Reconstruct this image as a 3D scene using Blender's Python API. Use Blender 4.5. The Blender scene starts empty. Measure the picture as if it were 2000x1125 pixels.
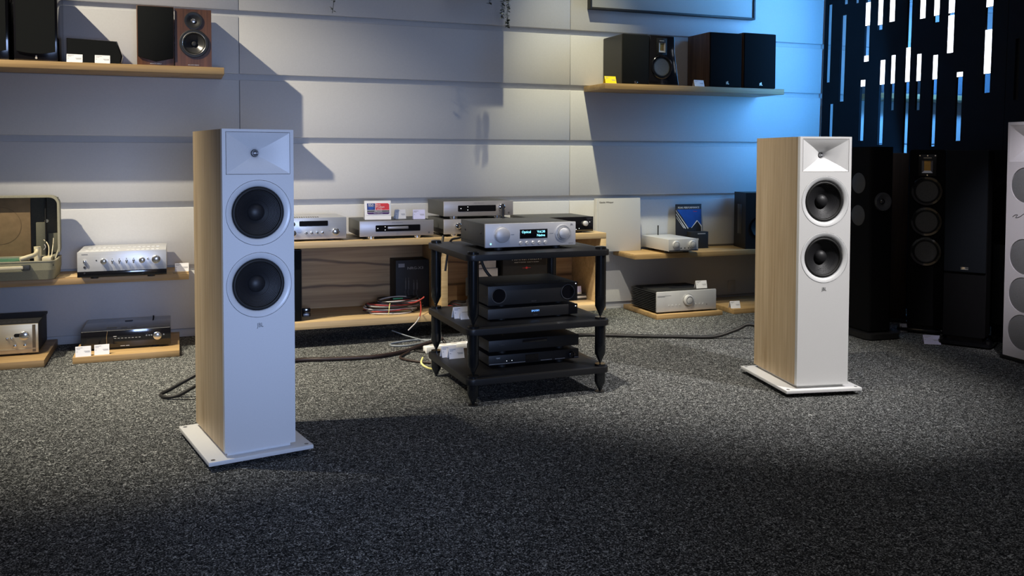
import bpy, bmesh, math, random
from mathutils import Vector, Matrix
random.seed(7)
R = math.radians
PI = math.pi
scene = bpy.context.scene
COL = scene.collection

# ------------------------------------------------------------------ camera
CAM_H = 1.0586
cam = bpy.data.cameras.new('camera')
cam.sensor_width = 36.0
cam.sensor_fit = 'HORIZONTAL'
cam.lens = 1723.26 / 2000 * 36
cam.shift_y = -0.0944
cam.clip_start = 0.05
cam_o = bpy.data.objects.new('camera', cam)
COL.objects.link(cam_o)
cam_o.matrix_world = (Matrix.Translation((0, 0, CAM_H)) @ Matrix.Rotation(R(-20.7487), 4, 'Z')
                      @ Matrix.Rotation(R(90 - 2.2908), 4, 'X') @ Matrix.Rotation(R(0.1593), 4, 'Z'))
scene.camera = cam_o

# ------------------------------------------------------------------ world, lamps, exposure
scene.view_settings.view_transform = 'Standard'
scene.view_settings.look = 'None'
scene.view_settings.gamma = 1.0
scene.view_settings.use_curve_mapping = False
scene.view_settings.exposure = 0.0

world = bpy.data.worlds.new('world')
world.use_nodes = True
scene.world = world
wb = world.node_tree.nodes['Background']
wb.inputs[0].default_value = (0.80, 0.72, 0.74, 1)
wb.inputs[1].default_value = 0.060


def aim(o, target):
    d = Vector(target) - o.location
    o.rotation_euler = d.to_track_quat('-Z', 'Y').to_euler()


def spot(name, loc, target, watts, col, angle, blend=0.6, size=0.03):
    l = bpy.data.lights.new(name, 'SPOT')
    l.energy = watts
    l.color = col
    l.spot_size = R(angle)
    l.spot_blend = blend
    l.shadow_soft_size = size
    o = bpy.data.objects.new(name, l)
    COL.objects.link(o)
    o.location = loc
    aim(o, target)
    return o


def area(name, loc, target, watts, col, sx, sy):
    l = bpy.data.lights.new(name, 'AREA')
    l.shape = 'RECTANGLE'
    l.size = sx
    l.size_y = sy
    l.energy = watts
    l.color = col
    o = bpy.data.objects.new(name, l)
    COL.objects.link(o)
    o.location = loc
    aim(o, target)
    return o


# ceiling track spots washing the display wall
spot('track_spot_left', (-2.9, 3.6, 4.4), (-2.9 + 6.2, 3.6 + 2.7, 4.4 - 7.35), 1700, (1.0, 0.90, 0.69), 38, 1.0)
spot('track_spot_centre', (2.0, 4.0, 4.6), (2.7, 5.445, 0.4), 760, (1.0, 0.94, 0.65), 29, 1.0)
spot('track_spot_floor', (-1.3, 3.85, 3.6), (-0.05, 4.15, 0.0), 640, (1.0, 0.92, 0.74), 44, 1.0)
spot('track_spot_right', (3.7, 1.0, 3.4), (2.66, 3.2, 0.55), 610, (1.0, 0.97, 0.96), 36, 0.9)
spot('edge_speaker_fill', (2.2, 1.2, 3.4), (4.12, 3.16, 0.80), 520, (1.0, 0.95, 1.0), 16, 1.0)  # added fill that brightens the pale speaker at the right edge
spot('track_spot_mid', (0.9, 3.0, 4.2), (2.3, 4.2, 0.1), 800, (1.0, 0.93, 0.80), 40, 1.0)
# blue accent spots in the corner, one on each side of the slotted divider
area('blue_light_strip', (4.44, 4.62, 1.95), (3.95, 5.445, 1.85), 16.5, (0.085, 0.41, 1.0), 0.08, 1.9).data.spread = R(135)
area('blue_light_strip_beyond', (4.68, 4.70, 1.75), (5.05, 5.445, 1.75), 9, (0.085, 0.41, 1.0), 0.08, 1.7)
spot('blue_spot_beyond', (5.40, 4.2, 1.85), (5.95, 5.445, 1.35), 130, (0.09, 0.40, 1.0), 104, 0.5, 0.10)
# added fill lights without a known source: soft overhead, cool from behind the viewer
area('overhead_fill', (1.6, 2.2, 3.6), (1.6, 2.6, 0), 9, (0.90, 0.93, 1.0), 2.2, 1.6)
area('cool_fill', (0.30, -0.35, 0.95), (0.47, 3.1, 0.66), 6.4, (0.42, 0.58, 1.0), 0.9, 0.7).data.spread = R(48)

# ------------------------------------------------------------------ mesh helpers


def setp(o, label=None, cat=None, group=None, kind=None):
    if label:
        o['label'] = label
    if cat:
        o['category'] = cat
    if group:
        o['group'] = group
    if kind:
        o['kind'] = kind
    return o


def finish(bm, name, mat, parent=None, smooth=35, loc=None, rot=None):
    bmesh.ops.recalc_face_normals(bm, faces=bm.faces)
    me = bpy.data.meshes.new(name)
    bm.to_mesh(me)
    bm.free()
    if smooth:
        me.polygons.foreach_set('use_smooth', [True] * len(me.polygons))
        me.set_sharp_from_angle(angle=R(smooth))
    o = bpy.data.objects.new(name, me)
    COL.objects.link(o)
    if mat is not None:
        me.materials.append(mat)
    if parent is not None:
        o.parent = parent
    if loc is not None:
        o.location = loc
    if rot is not None:
        o.rotation_euler = rot
    return o


def thing(name, label, cat, loc=(0, 0, 0), rz=0, group=None, rx=0, ry=0):
    o = bpy.data.objects.new(name, None)
    o.empty_display_size = 0.05
    COL.objects.link(o)
    o.location = loc
    o.rotation_euler = (R(rx), R(ry), R(rz))
    return setp(o, label, cat, group)


def b_box(bm, x0, x1, y0, y1, z0, z1, bev=0.0, seg=2):
    m = Matrix.Translation(((x0 + x1) / 2, (y0 + y1) / 2, (z0 + z1) / 2)) @ Matrix.Diagonal(
        (x1 - x0, y1 - y0, z1 - z0, 1))
    r = bmesh.ops.create_cube(bm, size=1.0, matrix=m)
    if bev > 0:
        es = set()
        for v in r['verts']:
            es.update(v.link_edges)
        bmesh.ops.bevel(bm, geom=list(es), offset=bev, segments=seg, profile=0.5, affect='EDGES')
    return bm


def box(name, mat, parent, x0, x1, y0, y1, z0, z1, bev=0.0015, seg=2, **k):
    bm = bmesh.new()
    b_box(bm, x0, x1, y0, y1, z0, z1, bev, seg)
    return finish(bm, name, mat, parent, **k)


def b_lathe(bm, prof, axis='y', c=(0, 0, 0), seg=40, cap0=False, cap1=False):
    """prof: (radius, along) pairs; axis y points away from the viewer, z up"""
    rings = []
    for (r, d) in prof:
        ring = []
        if r < 1e-6:
            p = Vector((0, d, 0)) if axis == 'y' else (Vector((0, 0, d)) if axis == 'z' else Vector((d, 0, 0)))
            ring = [bm.verts.new(p + Vector(c))]
        else:
            for i in range(seg):
                a = 2 * PI * i / seg
                ca, sa = r * math.cos(a), r * math.sin(a)
                p = {'y': (ca, d, sa), 'z': (ca, sa, d), 'x': (d, ca, sa)}[axis]
                ring.append(bm.verts.new(Vector(p) + Vector(c)))
        rings.append(ring)
    for a, b in zip(rings, rings[1:]):
        if len(a) == 1 and len(b) == 1:
            continue
        for i in range(seg):
            j = (i + 1) % seg
            if len(a) == 1:
                bm.faces.new((a[0], b[i], b[j]))
            elif len(b) == 1:
                bm.faces.new((a[i], a[j], b[0]))
            else:
                bm.faces.new((a[i], a[j], b[j], b[i]))
    if cap0 and len(rings[0]) > 1:
        bm.faces.new(rings[0])
    if cap1 and len(rings[-1]) > 1:
        bm.faces.new(rings[-1])
    return bm


def lathe(name, mat, parent, prof, axis='y', c=(0, 0, 0), seg=40, cap0=False, cap1=False, smooth=40, **k):
    bm = bmesh.new()
    b_lathe(bm, prof, axis, c, seg, cap0, cap1)
    return finish(bm, name, mat, parent, smooth=smooth, **k)


def disc(name, mat, parent, r, d0, d1, axis='y', c=(0, 0, 0), seg=32, bev=0.0):
    pr = [(0, d0)]
    if bev:
        pr += [(r - bev, d0), (r, d0 + bev * (1 if d1 > d0 else -1))]
    else:
        pr += [(r, d0)]
    pr += [(r, d1), (0, d1)]
    return lathe(name, mat, parent, pr, axis, c, seg)


def b_prism(bm, pts, y0, y1, plane='xz'):
    """extrude a polygon; plane xz extrudes along y, xy along z, yz along x"""
    def P(u, v, d):
        return {'xz': (u, d, v), 'xy': (u, v, d), 'yz': (d, u, v)}[plane]
    a = [bm.verts.new(P(u, v, y0)) for u, v in pts]
    b = [bm.verts.new(P(u, v, y1)) for u, v in pts]
    bm.faces.new(a)
    bm.faces.new(b)
    n = len(pts)
    for i in range(n):
        j = (i + 1) % n
        bm.faces.new((a[i], a[j], b[j], b[i]))
    return bm


def prism(name, mat, parent, pts, y0, y1, plane='xz', bev=0.0, **k):
    bm = bmesh.new()
    b_prism(bm, pts, y0, y1, plane)
    if bev:
        bmesh.ops.recalc_face_normals(bm, faces=bm.faces)
        bmesh.ops.bevel(bm, geom=list(bm.edges), offset=bev, segments=2, profile=0.5, affect='EDGES')
    return finish(bm, name, mat, parent, **k)


def rrect(x0, x1, z0, z1, r, n=6):
    out = []
    for cx, cz, a0 in ((x1 - r, z1 - r, 0), (x0 + r, z1 - r, 90), (x0 + r, z0 + r, 180), (x1 - r, z0 + r, 270)):
        for i in range(n + 1):
            a = R(a0 + 90 * i / n)
            out.append((cx + r * math.cos(a), cz + r * math.sin(a)))
    return out


def circ(cx, cz, r, n=40):
    return [(cx + r * math.cos(2 * PI * i / n), cz + r * math.sin(2 * PI * i / n)) for i in range(n)]


def plate(name, mat, parent, outer, holes, d0, d1, plane='xz', **k):
    """flat plate with through holes"""
    bm = bmesh.new()

    def P(u, v, d):
        return {'xz': (u, d, v), 'yz': (d, u, v), 'xy': (u, v, d)}[plane]
    loops = [outer] + holes
    fr, bk = [], []
    for d, store in ((d0, fr), (d1, bk)):
        edges = []
        for lp in loops:
            vs = [bm.verts.new(P(u, v, d)) for u, v in lp]
            store.append(vs)
            for i in range(len(vs)):
                edges.append(bm.edges.new((vs[i], vs[(i + 1) % len(vs)])))
        bmesh.ops.triangle_fill(bm, edges=edges, use_beauty=True)
    for a, b in zip(fr, bk):
        n = len(a)
        for i in range(n):
            j = (i + 1) % n
            bm.faces.new((a[i], a[j], b[j], b[i]))
    return finish(bm, name, mat, parent, smooth=30, **k)


def holed_box(name, mat, parent, x0, x1, y0, y1, z0, z1, holes, th=0.04):
    """closed case whose front has real openings down to a dark inner wall"""
    bm = bmesh.new()
    outer = [(x0, z0), (x1, z0), (x1, z1), (x0, z1)]
    loops = [outer] + holes
    fr, bk = [], []
    for d, store in ((y0, fr), (y0 + th, bk)):
        edges = []
        for lp in loops:
            vs = [bm.verts.new((u, d, v)) for u, v in lp]
            store.append(vs)
            for i in range(len(vs)):
                edges.append(bm.edges.new((vs[i], vs[(i + 1) % len(vs)])))
        if d == y0:
            bmesh.ops.triangle_fill(bm, edges=edges, use_beauty=True)
        else:
            for vs in store[1:]:
                bm.faces.new(vs)
    for a, b in list(zip(fr, bk))[1:]:
        n = len(a)
        for i in range(n):
            j = (i + 1) % n
            bm.faces.new((a[i], a[j], b[j], b[i]))
    a = fr[0]
    for v in bk[0]:
        bm.verts.remove(v)
    b = [bm.verts.new((u, y1, v)) for u, v in outer]
    for i in range(4):
        j = (i + 1) % 4
        bm.faces.new((a[i], a[j], b[j], b[i]))
    bm.faces.new(b)
    return finish(bm, name, mat, parent, smooth=30)


def crv(pts, n=8):
    """Catmull-Rom through the points"""
    pts = [Vector(p) for p in pts]
    q = [pts[0] * 2 - pts[1]] + pts + [pts[-1] * 2 - pts[-2]]
    out = []
    for i in range(1, len(q) - 2):
        for s in range(n):
            t = s / n
            a, b, c, d = q[i - 1], q[i], q[i + 1], q[i + 2]
            out.append(0.5 * ((2 * b) + (c - a) * t + (2 * a - 5 * b + 4 * c - d) * t * t + (3 * b - a - 3 * c + d) * t ** 3))
    out.append(pts[-1])
    return out


def b_tube(bm, pts, r, seg=8, closed=False):
    pts = [Vector(p) for p in pts]
    n = len(pts)
    rings = []
    up = Vector((0, 0, 1))
    for i, p in enumerate(pts):
        if closed:
            t = pts[(i + 1) % n] - pts[i - 1]
        else:
            t = pts[min(i + 1, n - 1)] - pts[max(i - 1, 0)]
        t.normalize()
        u = up if abs(t.z) < 0.95 else Vector((1, 0, 0))
        a = t.cross(u).normalized()
        b = a.cross(t).normalized()
        rr = r[i] if isinstance(r, (list, tuple)) else r
        rings.append([bm.verts.new(p + a * rr * math.cos(2 * PI * k / seg) + b * rr * math.sin(2 * PI * k / seg)) for k in range(seg)])
    m = n if closed else n - 1
    for i in range(m):
        A, B = rings[i], rings[(i + 1) % n]
        for k in range(seg):
            l = (k + 1) % seg
            bm.faces.new((A[k], A[l], B[l], B[k]))
    if not closed:
        bm.faces.new(rings[0])
        bm.faces.new(rings[-1])
    return bm


def tube(name, mat, parent, pts, r, seg=8, n=8, closed=False, smoothpath=True, **k):
    bm = bmesh.new()
    b_tube(bm, crv(pts, n) if smoothpath else pts, r, seg, closed)
    return finish(bm, name, mat, parent, smooth=60, **k)


def text(parent, s, size, mat, x, y, z, align='LEFT', depth=0.0004, name='lettering', sx=1.0, spacing=1.0, shear=0.0, plane='front'):
    c = bpy.data.curves.new('txt', 'FONT')
    c.body = s
    c.size = size
    c.align_x = align
    c.extrude = depth
    c.space_character = spacing
    c.shear = shear
    c.resolution_u = 2
    o = bpy.data.objects.new('txt', c)
    COL.objects.link(o)
    dg = bpy.context.evaluated_depsgraph_get()
    me = bpy.data.meshes.new_from_object(o.evaluated_get(dg))
    bpy.data.objects.remove(o)
    bpy.data.curves.remove(c)
    for v in me.vertices:
        vx, vy, vz = v.co
        if plane == 'front':
            v.co = (x + vx * sx, y - vz, z + vy)
        else:
            v.co = (x + vx * sx, y + vy, z + vz)
    me.materials.clear()
    me.materials.append(mat)
    me.name = name
    t = bpy.data.objects.new(name, me)
    COL.objects.link(t)
    t.parent = parent
    return t


# ------------------------------------------------------------------ materials
_M = {}


def mat(name, col, rough=0.5, metal=0.0, var=0.06, scale=40.0, bump=0.0, spec=0.5, coat=0.0, emit=None, estr=0.0,
        stretch=None, trans=0.0):
    if name in _M:
        return _M[name]
    m = bpy.data.materials.new(name)
    m.use_nodes = True
    nt = m.node_tree
    b = nt.nodes['Principled BSDF']
    b.inputs['Roughness'].default_value = rough
    b.inputs['Metallic'].default_value = metal
    b.inputs['Specular IOR Level'].default_value = spec
    b.inputs['Coat Weight'].default_value = coat
    b.inputs['Coat Roughness'].default_value = 0.05
    if trans:
        b.inputs['Transmission Weight'].default_value = trans
    tc = nt.nodes.new('ShaderNodeTexCoord')
    mp = nt.nodes.new('ShaderNodeMapping')
    if stretch:
        mp.inputs['Scale'].default_value = stretch
    nz = nt.nodes.new('ShaderNodeTexNoise')
    nz.inputs['Scale'].default_value = scale
    nz.inputs['Detail'].default_value = 3.0
    nt.links.new(tc.outputs['Object'], mp.inputs['Vector'])
    nt.links.new(mp.outputs['Vector'], nz.inputs['Vector'])
    cr = nt.nodes.new('ShaderNodeValToRGB')
    lo = [max(0, c * (1 - var)) for c in col]
    hi = [min(1, c * (1 + var)) for c in col]
    cr.color_ramp.elements[0].position = 0.3
    cr.color_ramp.elements[1].position = 0.7
    cr.color_ramp.elements[0].color = (*lo, 1)
    cr.color_ramp.elements[1].color = (*hi, 1)
    nt.links.new(nz.outputs['Fac'], cr.inputs['Fac'])
    nt.links.new(cr.outputs['Color'], b.inputs['Base Color'])
    if bump:
        bp = nt.nodes.new('ShaderNodeBump')
        bp.inputs['Strength'].default_value = bump
        bp.inputs['Distance'].default_value = 0.002
        nt.links.new(nz.outputs['Fac'], bp.inputs['Height'])
        nt.links.new(bp.outputs['Normal'], b.inputs['Normal'])
    if emit:
        b.inputs['Emission Color'].default_value = (*emit, 1)
        b.inputs['Emission Strength'].default_value = estr
    _M[name] = m
    return m


def wood(name, c_lo, c_hi, axis='z', fine=90.0, rough=0.5, streak=8.0, crack=False):
    """grain runs along the given object axis"""
    if name in _M:
        return _M[name]
    m = bpy.data.materials.new(name)
    m.use_nodes = True
    nt = m.node_tree
    b = nt.nodes['Principled BSDF']
    b.inputs['Roughness'].default_value = rough
    tc = nt.nodes.new('ShaderNodeTexCoord')

    def chan(sc, det, k):
        mp = nt.nodes.new('ShaderNodeMapping')
        v = [1.0, 1.0, 1.0]
        v['xyz'.index(axis)] = k
        mp.inputs['Scale'].default_value = v
        nz = nt.nodes.new('ShaderNodeTexNoise')
        nz.inputs['Scale'].default_value = sc
        nz.inputs['Detail'].default_value = det
        nz.inputs['Distortion'].default_value = 0.6
        nt.links.new(tc.outputs['Object'], mp.inputs['Vector'])
        nt.links.new(mp.outputs['Vector'], nz.inputs['Vector'])
        return nz
    n1 = chan(fine, 5.0, 0.03)
    n2 = chan(streak * 3, 3.0, 0.05)
    mix = nt.nodes.new('ShaderNodeMath')
    mix.operation = 'MULTIPLY_ADD'
    mix.inputs[1].default_value = 0.55
    nt.links.new(n2.outputs['Fac'], mix.inputs[0])
    mm = nt.nodes.new('ShaderNodeMath')
    mm.operation = 'MULTIPLY'
    mm.inputs[1].default_value = 0.45
    nt.links.new(n1.outputs['Fac'], mm.inputs[0])
    nt.links.new(mm.outputs[0], mix.inputs[2])
    cr = nt.nodes.new('ShaderNodeValToRGB')
    cr.color_ramp.elements[0].position = 0.35
    cr.color_ramp.elements[1].position = 0.66
    cr.color_ramp.elements[0].color = (*c_lo, 1)
    cr.color_ramp.elements[1].color = (*c_hi, 1)
    nt.links.new(mix.outputs[0], cr.inputs['Fac'])
    out = cr.outputs['Color']
    if crack:
        wv = nt.nodes.new('ShaderNodeTexWave')
        wv.bands_direction = 'Z'
        wv.inputs['Scale'].default_value = 1.5
        wv.inputs['Distortion'].default_value = 5.0
        wv.inputs['Detail'].default_value = 3.0
        wv.inputs['Detail Scale'].default_value = 0.9
        mp = nt.nodes.new('ShaderNodeMapping')
        mp.inputs['Scale'].default_value = (0.8, 0.8, 1.6)
        nt.links.new(tc.outputs['Object'], mp.inputs['Vector'])
        nt.links.new(mp.outputs['Vector'], wv.inputs['Vector'])
        cr2 = nt.nodes.new('ShaderNodeValToRGB')
        cr2.color_ramp.elements[0].position = 0.0
        cr2.color_ramp.elements[0].color = (0.16, 0.10, 0.06, 1)
        cr2.color_ramp.elements[1].position = 0.05
        cr2.color_ramp.elements[1].color = (1, 1, 1, 1)
        nt.links.new(wv.outputs['Fac'], cr2.inputs['Fac'])
        mul = nt.nodes.new('ShaderNodeMix')
        mul.data_type = 'RGBA'
        mul.blend_type = 'MULTIPLY'
        mul.inputs[0].default_value = 0.75
        nt.links.new(out, mul.inputs[6])
        nt.links.new(cr2.outputs['Color'], mul.inputs[7])
        out = mul.outputs[2]
    nt.links.new(out, b.inputs['Base Color'])
    bp = nt.nodes.new('ShaderNodeBump')
    bp.inputs['Strength'].default_value = 0.12
    bp.inputs['Distance'].default_value = 0.001
    nt.links.new(n1.outputs['Fac'], bp.inputs['Height'])
    nt.links.new(bp.outputs['Normal'], b.inputs['Normal'])
    _M[name] = m
    return m


def carpet_mat():
    m = bpy.data.materials.new('carpet_loop_pile')
    m.use_nodes = True
    nt = m.node_tree
    b = nt.nodes['Principled BSDF']
    b.inputs['Roughness'].default_value = 0.95
    b.inputs['Specular IOR Level'].default_value = 0.15
    tc = nt.nodes.new('ShaderNodeTexCoord')
    n1 = nt.nodes.new('ShaderNodeTexNoise')
    n1.inputs['Scale'].default_value = 84.0
    n1.inputs['Detail'].default_value = 4.0
    n1.inputs['Roughness'].default_value = 0.7
    n1.inputs['Distortion'].default_value = 1.6
    n2 = nt.nodes.new('ShaderNodeTexNoise')
    n2.inputs['Scale'].default_value = 210.0
    n2.inputs['Detail'].default_value = 2.0
    for n in (n1, n2):
        nt.links.new(tc.outputs['Object'], n.inputs['Vector'])
    cr = nt.nodes.new('ShaderNodeValToRGB')
    e = cr.color_ramp.elements
    e[0].position = 0.44
    e[0].color = (0.006, 0.0065, 0.007, 1)
    e[1].position = 0.64
    e[1].color = (0.78, 0.79, 0.76, 1)
    x = e.new(0.53)
    x.color = (0.095, 0.098, 0.097, 1)
    mx = nt.nodes.new('ShaderNodeMath')
    mx.operation = 'MULTIPLY_ADD'
    mx.inputs[1].default_value = 0.35
    sub = nt.nodes.new('ShaderNodeMath')
    sub.operation = 'MULTIPLY'
    sub.inputs[1].default_value = 0.65
    nt.links.new(n1.outputs['Fac'], sub.inputs[0])
    nt.links.new(n2.outputs['Fac'], mx.inputs[0])
    nt.links.new(sub.outputs[0], mx.inputs[2])
    nt.links.new(mx.outputs[0], cr.inputs['Fac'])
    nt.links.new(cr.outputs['Color'], b.inputs['Base Color'])
    bp = nt.nodes.new('ShaderNodeBump')
    bp.inputs['Strength'].default_value = 0.9
    bp.inputs['Distance'].default_value = 0.006
    nt.links.new(mx.outputs[0], bp.inputs['Height'])
    nt.links.new(bp.outputs['Normal'], b.inputs['Normal'])
    return m


WALL = mat('white_wall_panel', (0.66, 0.655, 0.66), 0.55, var=0.02, scale=120, bump=0.05)
WALLB = mat('wall_backing_white', (0.60, 0.60, 0.61), 0.6, var=0.02, scale=60)
WHITE = mat('white_matte_paint', (0.78, 0.78, 0.78), 0.42, var=0.015, scale=200, bump=0.03)
WHITE_S = mat('white_satin_trim', (0.76, 0.77, 0.78), 0.3, var=0.01)
SILV_W = mat('grey_white_paint', (0.62, 0.60, 0.64), 0.4, var=0.02, scale=200)
OAK_V = wood('oak_veneer_vertical', (0.42, 0.30, 0.17), (0.62, 0.48, 0.31), 'z', 120, 0.45, 10)
OAK = wood('oak_shelf_board', (0.30, 0.185, 0.075), (0.50, 0.33, 0.15), 'x', 110, 0.5, 9)
OAK_P = wood('pale_oak_edge', (0.40, 0.275, 0.13), (0.60, 0.44, 0.24), 'x', 110, 0.5, 9)
OAK_K = wood('knotty_oak_panel', (0.30, 0.165, 0.065), (0.54, 0.345, 0.155), 'x', 60, 0.55, 6, crack=True)
WALNUT = wood('walnut_veneer', (0.045, 0.018, 0.008), (0.125, 0.050, 0.022), 'z', 130, 0.4, 9)
WALNUT_G = wood('grey_walnut_veneer', (0.085, 0.046, 0.030), (0.27, 0.165, 0.11), 'z', 90, 0.5, 11)
BROWN = wood('dark_brown_veneer', (0.02, 0.010, 0.007), (0.05, 0.026, 0.017), 'z', 100, 0.5, 9)
BLACK = mat('black_satin', (0.012, 0.012, 0.013), 0.45, var=0.1)
BLACK_M = mat('black_matte', (0.010, 0.010, 0.011), 0.8, var=0.15, scale=300)
BLACK_G = mat('black_gloss', (0.006, 0.006, 0.008), 0.12, var=0.05, coat=0.6)
BLACK_T = mat('black_textured', (0.020, 0.020, 0.021), 0.6, var=0.25, scale=500, bump=0.2, spec=0.3)
RACKB = mat('black_rack_board', (0.009, 0.009, 0.010), 0.42, var=0.2, scale=400, spec=0.45)
FABRIC = mat('black_grille_cloth', (0.008, 0.009, 0.010), 0.95, var=0.35, scale=900, bump=0.3, spec=0.1)
FABRIC_D = mat('black_grille_cloth_bluish', (0.008, 0.010, 0.014), 0.9, var=0.3, scale=700, spec=0.15)
DARKMETAL = mat('dark_anodised_metal', (0.035, 0.036, 0.038), 0.42, 0.7, var=0.08)
POSTM = mat('polished_black_metal', (0.050, 0.053, 0.058), 0.17, 0.85, var=0.05)
SILVER = mat('brushed_silver', (0.62, 0.62, 0.63), 0.36, 0.45, var=0.05, scale=60, stretch=(0.05, 1, 9))
SILVER_M = mat('bead_blasted_silver', (0.60, 0.60, 0.62), 0.48, 0.30, var=0.03, scale=600)
GREYMETAL = mat('grey_brushed_metal', (0.40, 0.385, 0.40), 0.38, 0.40, var=0.05, scale=60, stretch=(0.05, 1, 9))
GOLD = mat('champagne_brushed_metal', (0.60, 0.50, 0.33), 0.36, 0.5, var=0.07, scale=50, stretch=(0.05, 1, 10))
GUN = mat('dark_grey_case_metal', (0.060, 0.062, 0.062), 0.5, 0.3, var=0.06, scale=300)
CHROME = mat('chrome', (0.78, 0.78, 0.79), 0.12, 1.0, var=0.02)
PHASE = mat('bright_phase_plug', (0.62, 0.63, 0.66), 0.25, 0.35, var=0.02)
KNOB = mat('silver_knob_metal', (0.70, 0.70, 0.70), 0.22, 0.95, var=0.03)
RUBBER = mat('black_rubber', (0.010, 0.010, 0.010), 0.6, var=0.1)
CONE = mat('black_pulp_cone', (0.011, 0.011, 0.013), 0.55, var=0.15, scale=250, bump=0.1)
CAPM = mat('black_dust_cap', (0.016, 0.016, 0.018), 0.5, var=0.1, scale=300)
GRAPH = mat('graphite_cone', (0.075, 0.078, 0.085), 0.45, 0.2, var=0.2, scale=300)
MESHG = mat('grey_mesh_grille', (0.22, 0.222, 0.235), 0.6, 0.3, var=0.35, scale=900, bump=0.4)
COPPER = mat('gold_ribbon_foil', (0.62, 0.40, 0.12), 0.35, 0.8, var=0.2, scale=300)
CARD = mat('white_card', (0.82, 0.81, 0.84), 0.5, var=0.015)
CARD_B = mat('pale_blue_card', (0.62, 0.62, 0.88), 0.5, var=0.03)
YEL = mat('yellow_card', (0.95, 0.72, 0.01), 0.5, var=0.03)
INK = mat('grey_ink', (0.30, 0.30, 0.33), 0.7, var=0.05)
INKD = mat('black_ink', (0.02, 0.02, 0.025), 0.6, var=0.05)
GOLDINK = mat('gold_lettering', (0.75, 0.70, 0.60), 0.4, 0.6, var=0.03)
GREYINK = mat('grey_lettering_metal', (0.22, 0.22, 0.23), 0.35, 0.7, var=0.03)
WHINK = mat('white_print', (0.85, 0.85, 0.85), 0.6, var=0.02)
REDP = mat('red_print', (0.62, 0.035, 0.045), 0.5, var=0.05)
NAVYP = mat('navy_print', (0.018, 0.035, 0.20), 0.5, var=0.05)
BLUEP = mat('blue_print', (0.02, 0.09, 0.42), 0.4, var=0.2, scale=8)
PURP = mat('purple_print', (0.055, 0.015, 0.11), 0.5, var=0.05)
DISP = mat('black_display_glass', (0.004, 0.004, 0.006), 0.12, var=0.02, coat=0.3)
CYANE = mat('cyan_display_text', (0.1, 0.5, 0.7), 0.5, emit=(0.28, 0.80, 1.0), estr=2.2)
BLUEE = mat('blue_display_text', (0.1, 0.3, 0.7), 0.5, emit=(0.16, 0.42, 1.0), estr=1.8)
DOTE = mat('white_indicator', (0.8, 0.8, 0.8), 0.5, emit=(0.9, 0.95, 1.0), estr=1.5)
LED = mat('white_led_tube', (0.9, 0.9, 0.9), 0.5, emit=(0.86, 0.90, 1.0), estr=4.0)
VINYL = mat('olive_vinyl_case', (0.27, 0.255, 0.17), 0.6, var=0.12, scale=300, bump=0.3)
VINYL_E = mat('pale_olive_case_rim', (0.40, 0.37, 0.26), 0.5, var=0.08, scale=200)
LINING = mat('dark_olive_lining', (0.060, 0.056, 0.040), 0.8, var=0.15, scale=200)
LINING2 = mat('olive_compartment', (0.13, 0.125, 0.085), 0.7, var=0.1, scale=200)
BOARDM = mat('brown_fibreboard', (0.27, 0.175, 0.085), 0.8, var=0.12, scale=30)
CREAM = mat('cream_plastic', (0.72, 0.64, 0.44), 0.35, var=0.05)
RECORD = mat('green_record', (0.04, 0.22, 0.14), 0.25, var=0.06, scale=30)
GREYC = mat('grey_canvas', (0.58, 0.58, 0.55), 0.8, var=0.04, scale=300)
FRAME = mat('dark_grey_frame', (0.030, 0.031, 0.032), 0.5, var=0.06)
STONE = mat('pale_grey_foam_panel', (0.56, 0.545, 0.53), 0.75, var=0.02, scale=200)
LEAFD = mat('dark_green_leaf', (0.012, 0.022, 0.014), 0.5, var=0.4, scale=30)
LEAFL = mat('silvery_leaf', (0.45, 0.52, 0.46), 0.5, var=0.2, scale=30)
CABLE = mat('black_cable_sheath', (0.010, 0.009, 0.009), 0.5, var=0.1)
CABLE_B = mat('brown_cable_sheath', (0.022, 0.011, 0.009), 0.5, var=0.1)
CABLE_W = mat('clear_white_cable', (0.50, 0.47, 0.46), 0.35, var=0.1)
CABLE_R = mat('red_cable', (0.42, 0.05, 0.04), 0.4, var=0.1)
CABLE_Y = mat('yellow_cable', (0.75, 0.68, 0.25), 0.4, var=0.1)
CABLE_G = mat('grey_cable', (0.20, 0.22, 0.24), 0.4, var=0.1)
BOXB = mat('black_carton', (0.011, 0.011, 0.012), 0.65, var=0.1)
BOXW = mat('white_carton', (0.60, 0.59, 0.58), 0.6, var=0.04)
BLACK_F = mat('flat_black_lacquer', (0.004, 0.004, 0.005), 0.75, var=0.1, spec=0.12)
PARTM = mat('black_painted_divider', (0.005, 0.006, 0.009), 0.85, var=0.12, scale=12, spec=0.2)
SOCK = mat('white_socket_plastic', (0.60, 0.58, 0.55), 0.4, var=0.02)
GREEN = mat('green_label', (0.03, 0.22, 0.10), 0.5, var=0.1)

# ------------------------------------------------------------------ setting
YW = 5.445
GZ = [2.281, 1.909, 1.538, 1.166, 0.792, 0.422, 0.049]
SEAM = [-3.93, -1.79, 0.345, 2.480, 4.617, 6.75]

bm = bmesh.new()
b_box(bm, -6, 9, -2.5, YW + 0.1, -0.06, 0.0, 0)
setp(finish(bm, 'floor', carpet_mat(), None, smooth=0), 'dark grey speckled loop pile carpet', kind='structure')

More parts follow.
